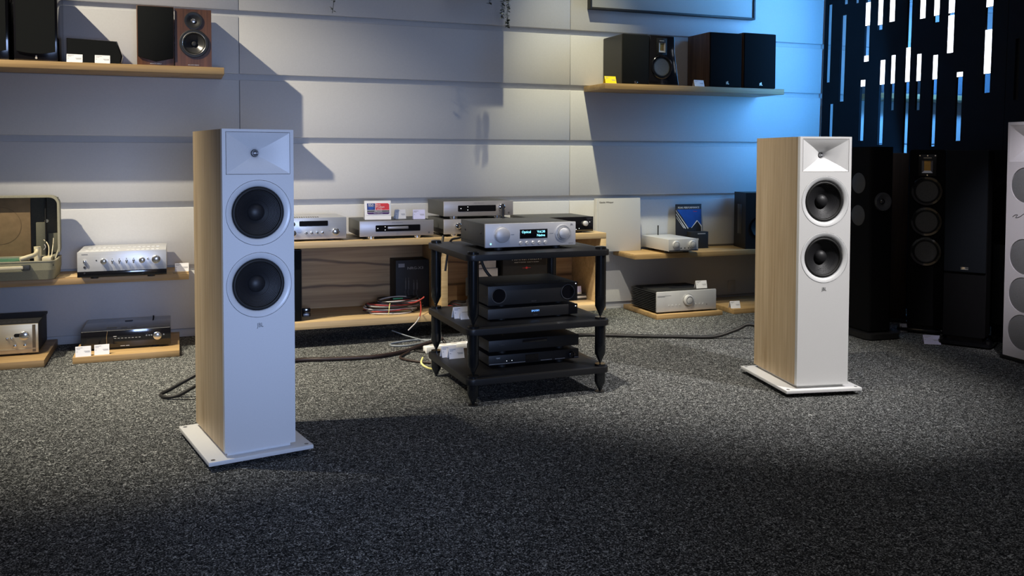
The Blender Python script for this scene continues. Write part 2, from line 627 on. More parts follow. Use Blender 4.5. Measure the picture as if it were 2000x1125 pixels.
bm = bmesh.new()
b_box(bm, SEAM[0], SEAM[-1], YW + 0.020, YW + 0.12, 0.0, 3.0, 0)
wall = setp(finish(bm, 'wall_back', WALLB, None, smooth=0), 'white panelled back wall with horizontal grooves', kind='structure')
tops = [3.0] + [z - 0.036 for z in GZ]
pm = {}
for ci in range(len(SEAM) - 1):
    x0, x1 = SEAM[ci] + 0.0015, SEAM[ci + 1] - 0.0015
    for ri in range(len(GZ)):
        o = box('panel', WALL, wall, x0, x1, YW, YW + 0.022, GZ[ri], tops[ri], 0.004, 2)
bm = bmesh.new()
b_box(bm, SEAM[0], SEAM[-1], YW + 0.012, YW + 0.03, 0.0, 0.047, 0.002)
setp(finish(bm, 'baseboard_back', WALLB, None), 'low white baseboard recessed under the wall panels', kind='structure')

# wall socket under the right shelf
sk = thing('wall_socket', 'small pale wall socket under the right shelf, above the empty plinth', 'socket', (3.783, YW, 0.108))
box('cover_plate', SOCK, sk, -0.031, 0.031, -0.008, 0, -0.045, 0.045, 0.003)
box('socket_insert', SOCK, sk, -0.020, 0.020, -0.010, -0.007, -0.022, 0.022, 0.002)


def shelf(label, x0, x1, z0, z1, y0=5.128, y1=YW, name='wall_shelf'):
    t = thing(name, label, 'shelf', ((x0 + x1) / 2, y0, z0))
    w = (x1 - x0) / 2
    box('board', OAK, t, -w, w, 0, y1 - y0, 0, z1 - z0, 0.002)
    return t


shelf('long oak wall shelf at top left under the walnut speakers', -2.3, 0.246, 1.503, 1.541)
shelf('oak wall shelf at top right under two pairs of dark speakers', 2.581, 3.981, 1.494, 1.531)
shelf('low oak wall shelf on the left holding the open suitcase player', -2.3, 0.051, 0.378, 0.411)
shelf('low oak wall shelf on the right holding a small silver streamer', 2.812, 4.30, 0.378, 0.411)
shelf('oak shelf above the picture edge from which the vines hang', 1.60, 2.00, 2.085, 2.125)
shelf('oak shelf seen through the slots of the black divider', 4.80, 6.40, 1.494, 1.531)


def plinth(label, x0, x1, y0, z1, y1=YW - 0.005):
    t = thing('floor_plinth', label, 'plinth', ((x0 + x1) / 2, y0, 0))
    w = (x1 - x0) / 2
    box('board', OAK, t, -w, w, 0, y1 - y0, 0, z1, 0.002)
    return t


plinth('low oak plinth under the gold amplifier at the left edge', -1.25, -0.634, 4.905, 0.036)
plinth('low oak plinth under the black receiver with two price cards', -0.509, -0.002, 4.922, 0.034)
plinth('low oak plinth under the big silver amplifier with heat sinks', 2.893, 3.395, 4.98, 0.030)
plinth('empty low oak plinth with one small card beside the right speaker', 3.485, 4.10, 4.985, 0.034)

# ------------------------------------------------------------------ white tower speakers


def horn(parent, x0, x1, z0, z1, depth, rt, mat_, name='horn'):
    """rectangular waveguide running down to a round throat"""
    bm = bmesh.new()
    per = []
    n = 12
    c = [(x0, z0), (x1, z0), (x1, z1), (x0, z1)]
    for i in range(4):
        a, b = c[i], c[(i + 1) % 4]
        for k in range(n):
            t = k / n
            per.append((a[0] + (b[0] - a[0]) * t, a[1] + (b[1] - a[1]) * t))
    cx, cz = (x0 + x1) / 2, (z0 + z1) / 2
    rings = []
    steps = 12
    inset = 0.004
    rings.append([bm.verts.new((x, 0, z)) for x, z in per])
    for s in range(steps + 1):
        t = s / steps
        f = (1 - t) ** 1.55
        ring = []
        for (x, z) in per:
            X = cx + (x - cx) * (1 - 2 * inset / (x1 - x0))
            Z = cz + (z - cz) * (1 - 2 * inset / (z1 - z0))
            ang = math.atan2((z - cz) / (z1 - z0), (x - cx) / (x1 - x0))
            tx, tz = cx + rt * math.cos(ang), cz + rt * math.sin(ang)
            ring.append(bm.verts.new((tx + (X - tx) * f, 0.0015 + depth * t ** 1.15, tz + (Z - tz) * f)))
        rings.append(ring)
    N = len(per)
    for a, b in zip(rings, rings[1:]):
        for i in range(N):
            j = (i + 1) % N
            bm.faces.new((a[i], a[j], b[j], b[i]))
    h = finish(bm, name, mat_, parent, smooth=22)
    d = depth
    disc('throat', BLACK, h, rt * 1.02, d - 0.001, d + 0.004, 'y', (cx, 0, cz), 24)
    lathe('phase_ring', PHASE, h, [(rt * 0.66, d - 0.004), (rt * 0.74, d - 0.008), (rt * 0.84, d - 0.004)], 'y', (cx, 0, cz), 24)
    lathe('dome', PHASE, h, [(0, d - 0.012), (rt * 0.25, d - 0.011), (rt * 0.42, d - 0.005), (rt * 0.42, d)], 'y', (cx, 0, cz), 20)
    box('phase_bar', PHASE, h, cx - rt * 0.95, cx + rt * 0.95, d - 0.008, d - 0.004, cz - 0.0013, cz + 0.0013, 0)
    return h


def woofer(parent, cx, cz, r_out, r_in, ring_mat):
    w = lathe('woofer', ring_mat, parent, [(r_out, 0.014), (r_out, 0.0), (r_out - 0.001, -0.001), (r_out - 0.004, -0.001), (r_in + 0.006, 0.0035), (r_in + 0.001, 0.008), (r_in, 0.014)],
              'y', (cx, 0, cz), 56)
    w['label'] = 'driver with white trim ring'
    pr = [(r_in + 0.001, 0.010)]
    for i in range(9):
        a = PI * i / 8
        pr.append((r_in - 0.007 + 0.006 * math.cos(a), 0.010 - 0.006 * math.sin(a)))
    lathe('surround', RUBBER, w, pr, 'y', (cx, 0, cz), 48)
    pr = []
    r0, r1 = r_in - 0.0135, r_in * 0.335
    m = 44
    for i in range(m + 1):
        t = i / m
        r = r0 + (r1 - r0) * t
        rip = 0.0012 * (1 - abs(((t * 11) % 1) * 2 - 1)) * (1 - t) if t < 0.75 else 0
        pr.append((r, 0.0105 + 0.026 * t ** 0.9 - rip))
    lathe('cone', CONE, w, pr, 'y', (cx, 0, cz), 48, smooth=60)
    pr = [(r1 * math.cos(PI / 2 * i / 8), 0.037 - 0.021 * math.sin(PI / 2 * i / 8)) for i in range(9)]
    lathe('dust_cap', CAPM, w, pr, 'y', (cx, 0, cz), 32, smooth=60)
    return w


def white_tower(loc, rz, label):
    W, H, D, Z0 = 0.2435, 1.1, 0.428, 0.047
    t = thing('tower_speaker', label, 'speaker', loc, rz, 'white fronted oak tower speakers')
    w = W / 2
    zt = Z0 + H
    hx, hz1, hz0 = 0.1085, zt - 0.010, zt - 0.152
    dz = [zt - 0.285, zt - 0.533]
    rr = 0.1115
    holed_box('cabinet', OAK_V, t, -w, w, 0.021, D, Z0, zt, [[(-w + 0.008, Z0 + 0.02), (w - 0.008, Z0 + 0.02), (w - 0.008, zt - 0.006), (-w + 0.008, zt - 0.006)]], 0.06)
    o = plate('front_baffle', WHITE, t, rrect(-w - 0.0005, w + 0.0005, Z0, zt + 0.0005, 0.0015, 2),
              [[(-hx - 0.0015, hz0 - 0.0015), (hx + 0.0015, hz0 - 0.0015), (hx + 0.0015, hz1 + 0.0015), (-hx - 0.0015, hz1 + 0.0015)]]
              + [circ(0, z, rr + 0.0012, 56) for z in dz], 0.0, 0.0205)
    o['label'] = 'matte white front baffle'
    horn(t, -hx, hx, hz0, hz1, 0.046, 0.0125, WHITE)
    for z in dz:
        woofer(t, 0, z, rr, 0.0895, WHITE_S)
    text(t, 'JBL', 0.021, GREYINK, 0.001, -0.0003, zt - 0.679, 'CENTER', 0.0006, sx=0.78)
    bs = box('base_plate', WHITE, t, -0.1805, 0.1805, -0.022, 0.449, 0.019, 0.033, 0.0015)
    for x in (-0.162, 0.162):
        for y in (0.0, 0.428):
            lathe('screw', GREYINK, bs, [(0, 0.0338), (0.005, 0.0338), (0.0075, 0.0335), (0.0075, 0.030)], 'z', (x, y, 0), 16)
            disc('foot', RUBBER, bs, 0.016, 0.0, 0.019, 'z', (x * 0.9, 0.02 + y * 0.9, 0), 16)
    box('riser', WHITE_S, t, -w + 0.012, w - 0.012, 0.02, D - 0.02, 0.033, Z0 + 0.001, 0)
    return t


white_tower((0.2585, 3.1284, 0), 11.44, 'white fronted oak tower speaker standing nearest, left of the rack')
white_tower((2.6653, 3.1405, 0), -10.86, 'white fronted oak tower speaker standing right of the rack')


# third white speaker at the right edge
def mesh_tower():
    W, H = 0.236, 1.215
    yaw = -95
    c, s = math.cos(R(yaw)), math.sin(R(yaw))
    lx, ly = 4.040, 3.385
    t = thing('mesh_grille_speaker', 'pale tower speaker with round grey grilles cut off by the right edge', 'speaker',
              (lx + c * W / 2, ly + s * W / 2, 0), yaw)
    w = W / 2
    z0, z1 = 0.026, 0.026 + H
    zs = [0.918, 0.552, 0.355, 0.163]
    r = 0.089
    hz0, hz1 = 1.035, 1.225
    plate('front_baffle', SILV_W, t, rrect(-w, w, z0, z1, 0.002, 2),
          [circ(0, z, r + 0.0015, 48) for z in zs] + [[(-w + 0.012, hz0), (w - 0.012, hz0), (w - 0.012, hz1), (-w + 0.012, hz1)]], 0, 0.02)
    holed_box('cabinet', SILV_W, t, -w, w, 0.0202, 0.40, z0, z1, [[(-w + 0.008, z0 + 0.02), (w - 0.008, z0 + 0.02), (w - 0.008, z1 - 0.006), (-w + 0.008, z1 - 0.006)]], 0.06)
    horn(t, -w + 0.0125, w - 0.0125, hz0 + 0.0005, hz1 - 0.0005, 0.046, 0.016, SILV_W)
    for z in zs:
        lathe('driver_grille', MESHG, t, [(0, -0.001), (r * 0.8, 0.0), (r, 0.003), (r, 0.015)], 'y', (0, 0, z), 48)
    # hand written squiggle between the grilles
    tube('signature', INKD, t, [(-0.075, -0.0005, 0.752), (-0.06, -0.0005, 0.762), (-0.045, -0.0005, 0.763), (-0.055, -0.0005, 0.748),
                                (-0.03, -0.0005, 0.755), (0.0, -0.0005, 0.772), (0.02, -0.0005, 0.75), (0.05, -0.0005, 0.765)], 0.0014, 6)
    bs = box('base_plate', BLACK, t, -w - 0.03, w + 0.03, 0.01, 0.43, 0.004, 0.024, 0.002)
    disc('foot', DARKMETAL, bs, 0.014, 0.0, 0.03, 'z', (-w - 0.02, 0.03, 0), 16)
    return t


mesh_tower()

# ------------------------------------------------------------------ dark floor speakers by the divider


def ring_driver(parent, x, z, r, cone=GRAPH, seg=40):
    d = lathe('driver', BLACK_G, parent, [(r, 0.004), (r, -0.006), (r * 0.96, -0.009), (r * 0.82, -0.007), (r * 0.80, -0.0005)], 'y', (x, 0, z), seg)
    lathe('surround', RUBBER, d, [(r * 0.81, -0.002), (r * 0.75, -0.005), (r * 0.68, -0.002)], 'y', (x, 0, z), seg)
    lathe('cone', cone, d, [(r * 0.69, -0.0035), (r * 0.45, -0.0015), (r * 0.2, -0.0010), (0, -0.0008)], 'y', (x, 0, z), seg, smooth=60)
    return d


def ribbon_tweeter(parent, x, z, w, h):
    p = box('ribbon_tweeter', DARKMETAL, parent, x - w / 2, x + w / 2, -0.005, 0.001, z - h / 2, z + h / 2, 0.002)
    bm = bmesh.new()
    a = [(-w * .30, -h * .36), (w * .30, -h * .36), (w * .30, h * .22), (-w * .30, h * .22)]
    b = [(-w * .18, -h * .25), (w * .18, -h * .25), (w * .18, h * .20), (-w * .18, h * .20)]
    A = [bm.verts.new((x + u, -0.0125, z + v)) for u, v in a]
    B = [bm.verts.new((x + u, -0.0055, z + v)) for u, v in b]
    C = [bm.verts.new((x + u, -0.0045, z + v)) for u, v in a]
    for i in range(4):
        j = (i + 1) % 4
        bm.faces.new((A[i], A[j], B[j], B[i]))
        bm.faces.new((A[i], A[j], C[j], C[i]))
    finish(bm, 'horn_frame', mat('silver_grey_bezel', (0.42, 0.42, 0.45), 0.4, 0.6), p, smooth=0)
    f = box('ribbon_foil', COPPER, p, x - w * .18, x + w * .18, -0.0060, -0.0050, z - h * .25, z + h * .20, 0)
    for k in range(7):
        zz = z - h * .22 + k * h * .065
        box('foil_bar', BLACK, f, x - w * .18, x + w * .18, -0.0066, -0.0058, zz - h * .006, zz + h * .006, 0)
    box('name_strip', GOLDINK, p, x - w * .22, x + w * .22, -0.0056, -0.0048, z + h * .33, z + h * .36, 0)
    for dx, dz in ((-.42, .45), (.42, .45), (0, .45), (0, -.46)):
        disc('screw', CHROME, p, w * 0.035, -0.0058, -0.004, 'y', (x + w * dx, 0, z + h * dz), 10)
    return p


# concentric driver tower with side woofers
t = thing('concentric_tower_speaker', 'tall black tower speaker with round side woofers right beside the white tower', 'speaker', (3.820, 4.020, 0), -5)
pts = rrect(-0.078, 0.078, 0.0, 0.40, 0.020, 5)
bm = bmesh.new()
b_prism(bm, pts, 0.045, 1.118, 'xy')
finish(bm, 'cabinet', BLACK_F, t)
pts = rrect(-0.115, 0.115, -0.050, 0.44, 0.04, 5)
bm = bmesh.new()
b_prism(bm, pts, 0.006, 0.036, 'xy')
finish(bm, 'base_plate', BLACK, t)
box('plinth_neck', BLACK_M, t, -0.065, 0.065, 0.02, 0.38, 0.03, 0.047, 0)
d = lathe('concentric_driver', GRAPH, t, [(0.054, 0.001), (0.052, -0.015), (0.046, -0.016), (0.018, -0.002), (0.016, -0.001)], 'y', (0.0, 0, 0.800), 36)
lathe('tweeter', BLACK_G, d, [(0.017, -0.002), (0.013, -0.008), (0.005, -0.012), (0, -0.013)], 'y', (0.0, 0, 0.800), 24)
for z in (0.905, 0.715):
    lathe('side_woofer', mat('dark_grey_diaphragm', (0.060, 0.060, 0.063), 0.55), t, [(0, -0.0815), (0.054, -0.0810), (0.060, -0.0795), (0.062, -0.075)], 'x', (0, 0.110, z), 40)

t = thing('brown_tower_speaker', 'dark brown wood tower speaker half hidden behind the black towers', 'speaker', (4.275, 4.43, 0), -45)
box('cabinet', BROWN, t, -0.105, 0.105, 0.0, 0.20, 0.02, 1.085, 0.003)
box('base_plate', BLACK, t, -0.13, 0.13, -0.02, 0.22, 0.0, 0.022, 0.002)

t = thing('ribbon_tower_speaker', 'gloss black tower speaker with gold ribbon tweeter and three round drivers', 'speaker', (4.200, 4.062, 0), -52)
bm = bmesh.new()
b_prism(bm, rrect(-0.098, 0.098, 0.045, 1.103, 0.012, 3), 0.0, 0.20, 'xz')
finish(bm, 'cabinet', BLACK_F, t)
box('base_plate', BLACK_G, t, -0.145, 0.112, -0.05, 0.23, 0.010, 0.028, 0.003)
box('plinth_neck', BLACK_M, t, -0.09, 0.09, 0.02, 0.20, 0.026, 0.047, 0)
for x in (-0.13, 0.10):
    disc('spike', CHROME, t, 0.010, 0.0, 0.034, 'z', (x, -0.035, 0), 14)
ribbon_tweeter(t, 0.0, 1.010, 0.100, 0.128)
for z in (0.855, 0.672, 0.492):
    ring_driver(t, 0.0, z, 0.088)

t = thing('grille_tower_speaker', 'tall black tower speaker with full cloth grille and small silver badge', 'speaker', (4.128, 3.712, 0), -58)
bm = bmesh.new()
b_prism(bm, rrect(-0.108, 0.108, 0.050, 1.100, 0.010, 3), 0.0, 0.16, 'xz')
finish(bm, 'cabinet', BLACK_F, t)
g = box('grille', FABRIC_D, t, -0.107, 0.107, -0.016, -0.001, 0.415, 1.099, 0.005)
box('badge', CHROME, g, -0.020, 0.020, -0.018, -0.015, 0.428, 0.444, 0.001)
bm = bmesh.new()
b_prism(bm, rrect(-0.122, 0.150, -0.06, 0.18, 0.02, 4), 0.012, 0.030, 'xy')
finish(bm, 'base_plate', BLACK_G, t)
box('plinth_neck', BLACK_M, t, -0.09, 0.09, 0.02, 0.14, 0.028, 0.052, 0)
for x in (-0.105, 0.130):
    for y in (-0.04, 0.160):
        disc('spike', DARKMETAL, t, 0.011, 0.0, 0.042, 'z', (x, y, 0), 14, 0.002)

t = thing('curved_tower_speaker', 'black tower speaker in the shadow between grille tower and pale speaker', 'speaker', (4.400, 3.705, 0), -78)
bm = bmesh.new()
b_prism(bm, [(-0.052, 0.03), (0.075, 0.03), (0.075, 1.100), (-0.075, 1.100), (-0.075, 0.75)], 0.0, 0.09, 'xz')
finish(bm, 'cabinet', BLACK_F, t)
box('front_panel', BLACK_T, t, -0.048, 0.055, -0.010, 0.0, 0.10, 0.56, 0.004)
box('base_plate', BLACK, t, -0.065, 0.080, -0.015, 0.09, 0.0, 0.03, 0.003)


def card(label, loc, rz, w, h, m=CARD, tilt=18, group=None, lines=True, cat='price card', name='price_card'):
    t = thing(name, label, cat, loc, rz, group)
    sn, cs = math.sin(R(tilt)), math.cos(R(tilt))
    bm = bmesh.new()
    th = 0.0012
    b_prism(bm, [(0, 0), (h * sn, h * cs), (h * sn + th, h * cs), (h * sn + 0.002 + h * 0.35 * 1.0, 0.0), (h * sn + h * 0.35, 0), (h * sn * 0.9 + th, h * cs * 0.9), (th, 0)], -w / 2, w / 2, 'yz')
    finish(bm, 'card', m, t, smooth=0)
    if lines:
        bm = bmesh.new()
        for (u0, u1, v) in ((0.06, 0.46, 0.86), (0.06, 0.30, 0.74), (0.55, 0.93, 0.52), (0.60, 0.93, 0.42), (0.06, 0.14, 0.50)):
            a = -w / 2 + u0 * w
            b = -w / 2 + u1 * w
            y0, z0 = h * v * sn, h * v * cs
            e = h * 0.02
            vs = [bm.verts.new((a, y0 - 0.0005 - e * sn, z0 - e * cs)), bm.verts.new((b, y0 - 0.0005 - e * sn, z0 - e * cs)),
                  bm.verts.new((b, y0 - 0.0005 + e * sn, z0 + e * cs)), bm.verts.new((a, y0 - 0.0005 + e * sn, z0 + e * cs))]
            bm.faces.new(vs)
        finish(bm, 'printed_lines', INK, t, smooth=0)
    return t


card('pale blue card on the carpet before the gloss black tower', (3.985, 3.79, 0.0), -35, 0.088, 0.062, CARD_B, 45)
card('tiny grey card on the carpet behind the black towers', (4.105, 4.12, 0.0), -25, 0.040, 0.052, mat('dim_grey_card', (0.45, 0.46, 0.52), 0.5), 25)

# ------------------------------------------------------------------ slotted black divider with light tubes
TH = 0.018
LEAN = 1.35
pv = thing('slotted_divider', 'tall black divider pierced by narrow vertical slots', 'divider', (4.56, 0, 1.6), 0, None, 0, LEAN)
slots = [(5.366, 1.616, 2.199, 0.031), (5.214, 1.465, 2.097, 0.037), (5.318, 1.083, 1.453, 0.030), (5.202, 2.172, 2.451, 0.029),
         (5.088, 2.162, 2.430, 0.023), (4.973, 1.733, 2.337, 0.030), (4.853, 1.941, 2.316, 0.029), (4.745, 1.982, 2.297, 0.032),
         (4.589, 1.082, 2.271, 0.024), (4.997, 1.174, 1.606, 0.030), (4.814, 1.143, 1.729, 0.029), (4.718, 1.378, 1.753, 0.021),
         (4.494, 1.368, 1.737, 0.021), (4.360, 1.128, 1.716, 0.023), (4.479, 1.965, 2.250, 0.030), (4.365, 1.925, 2.231, 0.029),
         (4.248, 1.716, 2.210, 0.032), (4.166, 1.161, 1.590, 0.031), (3.968, 1.447, 2.162, 0.034)]
holes = []
for (yc, z0, z1, w) in slots:
    a, b = yc - w / 2, yc + w / 2 + TH * 0.95
    holes.append([(a, z0 - 1.6), (b, z0 - 1.6), (b, z1 - 1.6), (a, z1 - 1.6)])
plate('slotted_sheet', PARTM, pv, [(5.425, -1.55), (5.425, 1.3), (3.845, 1.3), (3.845, -1.55)], holes, 0.0, TH, 'yz')
plate('plain_sheet', PARTM, pv, [(3.842, -1.55), (3.842, 1.3), (2.3, 1.3), (2.3, -1.55)],
      [[(3.760, -0.207), (3.788, -0.207), (3.788, 0.148), (3.760, 0.148)]], 0.0, TH, 'yz')
box('slot_backing', BLACK_M, pv, TH + 0.001, TH + 0.006, 3.74, 3.81, -0.23, 0.17, 0)
leds = [(4.973, 1.986, 2.151), (4.973, 1.733, 1.776), (4.853, 1.975, 2.316), (4.745, 1.982, 2.297), (4.589, 1.560, 1.790), (4.997, 1.559, 1.606),
        (4.814, 1.559, 1.729), (4.718, 1.559, 1.753), (4.494, 1.559, 1.737), (4.360, 1.559, 1.716), (4.479, 1.965, 2.250), (4.365, 1.968, 2.231),
        (4.248, 1.967, 2.210), (4.248, 1.716, 1.954), (4.166, 1.559, 1.590), (3.968, 1.962, 2.162), (3.968, 1.562, 1.827)]
order = ['first', 'second', 'third', 'fourth', 'fifth', 'sixth', 'seventh', 'eighth', 'ninth', 'tenth', 'eleventh']
lo = sorted([l for l in leds if l[1] < 1.6], key=lambda l: -l[0])
hi = sorted([l for l in leds if l[1] >= 1.9], key=lambda l: -l[0])
mid = [l for l in leds if 1.6 <= l[1] < 1.9]
for l in leds:
    yc, z0, z1 = l
    if l in lo:
        lab = 'glowing white light tube, %s from the left in the lower row of slots' % order[lo.index(l)]
    elif l in hi:
        lab = 'glowing white light tube, %s from the left in the upper row of slots' % order[hi.index(l)]
    else:
        lab = ('short glowing light tube at the foot of the leftmost lit upper slot' if yc > 4.5
               else 'long glowing light tube between the upper and lower rows of slots')
    w = [s for s in slots if abs(s[0] - yc) < 0.001][0][3]
    dx = math.tan(R(LEAN))
    t = thing('light_tube', lab, 'light', (4.56 + (z0 - 1.6) * dx, yc, z0), 0, 'light tubes set into the black divider', 0, LEAN)
    o = box('tube', LED, t, 0.004, 0.012, -w / 2 - 0.000, w / 2 + TH * 0.95 - 0.001, 0.001, z1 - z0 - 0.001, 0.0)
    box('end_cap', BLACK, t, 0.003, 0.013, -w / 2, w / 2 + TH * 0.95 - 0.001, 0.0, 0.0012, 0)

# grey speakers standing on the shelf behind the divider
for k, (x, w, h) in enumerate(((5.05, 0.34, 0.20), (5.50, 0.34, 0.20), (5.95, 0.34, 0.20))):
    t = thing('shelf_speaker', ('leftmost', 'middle', 'rightmost')[k] + ' dark grey speaker on the shelf behind the slots', 'speaker', (x, 5.15, 1.531), 0, 'grey speakers behind the divider')
    box('cabinet', mat('slate_grey_lacquer', (0.16, 0.19, 0.23), 0.5), t, -w / 2, w / 2, 0.004, 0.24, 0, h, 0.004)
    box('grille', mat('slate_grey_cloth', (0.13, 0.16, 0.20), 0.9), t, -w / 2 + 0.01, w / 2 - 0.01, -0.004, 0.004, 0.01, h - 0.01, 0.002)

# ------------------------------------------------------------------ speakers on the top left shelf
SZ = 1.541


def black_book(label, xc, w, h, y=5.165):
    t = thing('bookshelf_speaker', label, 'speaker', (xc, y, SZ), 0, 'black speakers on the top left shelf')
    box('cabinet', BLACK_G, t, -w / 2, w / 2, 0.0, 0.26, 0, h, 0.004)
    g = w / 2 - 0.012
    pts = [(-g, h - 0.012), (-g, 0.052)]
    for i in range(9):
        x = -g + 2 * g * i / 8
        pts.append((x, 0.040 + 0.012 * (abs(x) / g) ** 2))
    pts += [(g, 0.052), (g, h - 0.012)]
    prism('grille', FABRIC, t, pts[:1] + pts[2:-2] + pts[-1:], -0.010, -0.001)
    disc('logo_dot', GOLDINK, t, 0.0055, -0.0012, 0.001, 'y', (0, 0, 0.018), 12)
    disc('logo_dot', GOLDINK, t, 0.0040, -0.0012, 0.001, 'y', (0, 0, 0.027), 12)
    return t


black_book('black bookshelf speaker nearest the left edge on the top left shelf', -0.903, 0.203, 0.40)
black_book('black bookshelf speaker with cloth grille left of the small centre speaker', -0.678, 0.203, 0.40)

t = thing('centre_speaker', 'small black angular speaker lying behind two white cards', 'speaker', (-0.40, 5.185, SZ), 0)
prism('cabinet', BLACK_G, t, [(-0.139, 0.0), (0.118, 0.0), (0.129, 0.048), (0.104, 0.124), (-0.139, 0.132)], 0.004, 0.16, 'xz', 0.002)
prism('grille', FABRIC, t, [(-0.134, 0.005), (0.114, 0.005), (0.123, 0.048), (0.100, 0.119), (-0.134, 0.127)], -0.006, 0.004, 'xz')
card('white price card on the top left shelf, left one before the centre speaker', (-0.4975, 5.138, SZ), 0, 0.075, 0.044, CARD, 12)
card('white price card on the top left shelf, right one before the centre speaker', (-0.365, 5.138, SZ), 0, 0.073, 0.044, CARD, 12)

W1 = 0.187
t = thing('walnut_speaker', 'walnut bookshelf speaker wearing its pointed black grille', 'speaker', (-0.1045, 5.175, SZ), 0)
box('cabinet', WALNUT, t, -W1 / 2, W1 / 2, 0.0, 0.25, 0, 0.322, 0.002)
prism('grille', FABRIC, t, [(-0.088, 0.318), (-0.088, 0.048), (0.003, 0.022), (0.090, 0.044), (0.090, 0.318)], -0.012, -0.001, 'xz', 0.002)
text(t, 'ACOUSTIC ENERGY', 0.0072, GOLDINK, 0.0, -0.0004, 0.010, 'CENTER', 0.0003, sx=0.9)
t = thing('walnut_speaker', 'walnut bookshelf speaker with bare round drivers', 'speaker', (0.088, 5.175, SZ), 0)
holed_box('cabinet', WALNUT, t, -W1 / 2 - 0.001, W1 / 2 + 0.001, 0.0, 0.25, 0, 0.316, [circ(0.002, 0.254, 0.030, 32), circ(0.004, 0.130, 0.062, 40)])
tw = lathe('tweeter', BLACK, t, [(0.048, 0.001), (0.048, -0.005), (0.044, -0.006), (0.030, -0.002), (0.014, 0.004)], 'y', (0.002, 0, 0.254), 40)
lathe('dome', KNOB, tw, [(0.014, 0.004), (0.010, -0.002), (0, -0.004)], 'y', (0.002, 0, 0.254), 20)
for a in range(4):
    disc('screw', DARKMETAL, tw, 0.0028, -0.0068, -0.004, 'y', (0.002 + 0.042 * math.cos(R(45 + 90 * a)), 0, 0.254 + 0.042 * math.sin(R(45 + 90 * a))), 8)
wf = lathe('woofer', BLACK, t, [(0.077, 0.001), (0.077, -0.006), (0.072, -0.008), (0.063, -0.007), (0.061, 0.0)], 'y', (0.004, 0, 0.130), 48)
lathe('surround', KNOB, wf, [(0.0625, -0.0078), (0.0605, -0.0086), (0.0585, -0.0070)], 'y', (0.004, 0, 0.130), 48)
lathe('rubber_roll', RUBBER, wf, [(0.061, -0.001), (0.055, -0.006), (0.049, -0.001)], 'y', (0.004, 0, 0.130), 48)
lathe('cone', mat('graphite_sheen_cone', (0.045, 0.045, 0.048), 0.3, 0.35), wf, [(0.050, -0.001), (0.030, 0.012), (0.016, 0.020)], 'y', (0.004, 0, 0.130), 48)
lathe('dust_cap', CAPM, wf, [(0.017, 0.019), (0.012, 0.010), (0, 0.006)], 'y', (0.004, 0, 0.130), 24)
for a in range(4):
    disc('screw', DARKMETAL, wf, 0.0035, -0.0088, -0.005, 'y', (0.004 + 0.069 * math.cos(R(45 + 90 * a)), 0, 0.130 + 0.069 * math.sin(R(45 + 90 * a))), 8)
text(t, 'ACOUSTIC ENERGY', 0.0072, GOLDINK, 0.0, -0.0004, 0.010, 'CENTER', 0.0003, sx=0.9)

# ------------------------------------------------------------------ speakers on the top right shelf
SR = 1.531
t = thing('black_shelf_speaker', 'black speaker with cloth grille on the top right shelf behind yellow card', 'speaker', (2.820, 5.165, SR), 0)
bm = bmesh.new()
b_prism(bm, rrect(-0.098, 0.098, 0.0, 0.330, 0.010, 3), 0.003, 0.27, 'xz')
finish(bm, 'cabinet', mat('black_ash_lacquer', (0.022, 0.022, 0.023), 0.5), t)
g = box('grille', FABRIC, t, -0.096, 0.098, -0.010, 0.002, 0.006, 0.326, 0.004)
box('badge', CHROME, g, -0.012, 0.012, -0.012, -0.009, 0.008, 0.022, 0.001)
t = thing('ribbon_shelf_speaker', 'gloss black speaker with gold ribbon tweeter on the top right shelf', 'speaker', (3.030, 5.165, SR), 0)
prism('cabinet', BLACK_G, t, [(-0.108, 0.0), (0.122, 0.0), (0.090, 0.220), (0.086, 0.328), (-0.100, 0.330)], 0.0, 0.25, 'xz', 0.004)
ribbon_tweeter(t, -0.014, 0.257, 0.078, 0.110)
ring_driver(t, -0.012, 0.122, 0.079)
for k, (x, h) in enumerate(((3.519, 0.374), (3.793, 0.384))):
    w = 0.262
    t = thing('walnut_shelf_speaker', ('grey brown speaker with its left side showing, behind the white card' if k == 0 else
                                        'rightmost grey brown speaker with black grille on the top right shelf'), 'speaker', (x, 5.165, SR), 0, 'grey brown speakers on the top right shelf')
    box('cabinet', WALNUT_G, t, -w / 2, w / 2, 0.0, 0.272, 0, h, 0.002)
    g = box('grille', FABRIC, t, -w / 2 + 0.001, w / 2 - (0.010 if k == 0 else 0.001), -0.014, -0.001, 0.004, h - 0.003, 0.004)
    bm = bmesh.new()
    b_box(bm, -0.004, 0.003, -0.0165, -0.0135, 0.022, 0.040, 0)
    b_box(bm, 0.006, 0.012, -0.0165, -0.0135, 0.026, 0.044, 0)
    b_box(bm, 0.010, 0.019, -0.0165, -0.0135, 0.022, 0.027, 0)
    finish(bm, 'logo', GOLDINK, g, smooth=0)
card('yellow price card at the left end of the top right shelf', (2.632, 5.140, SR), 0, 0.080, 0.050, YEL, 20)
card('white price card on the top right shelf before the grey brown speaker', (3.298, 5.138, SR), 0, 0.076, 0.046, CARD, 18)

# framed grey panel on the wall
t = thing('framed_panel', 'large grey panel in a thin dark frame above the right shelf', 'frame', (3.2665, YW, 2.050))
box('canvas', GREYC, t, -0.655, 0.655, -0.034, -0.004, 0.010, 0.60, 0.001)
for (a, b, c, d) in ((-0.6625, -0.648, 0, 0.615), (0.648, 0.6625, 0, 0.615), (-0.648, 0.648, 0, 0.013), (-0.648, 0.648, 0.602, 0.615)):
    box('frame_bar', FRAME, t, a, b, -0.046, 0.0, c, d, 0.001)

# ------------------------------------------------------------------ hanging vines


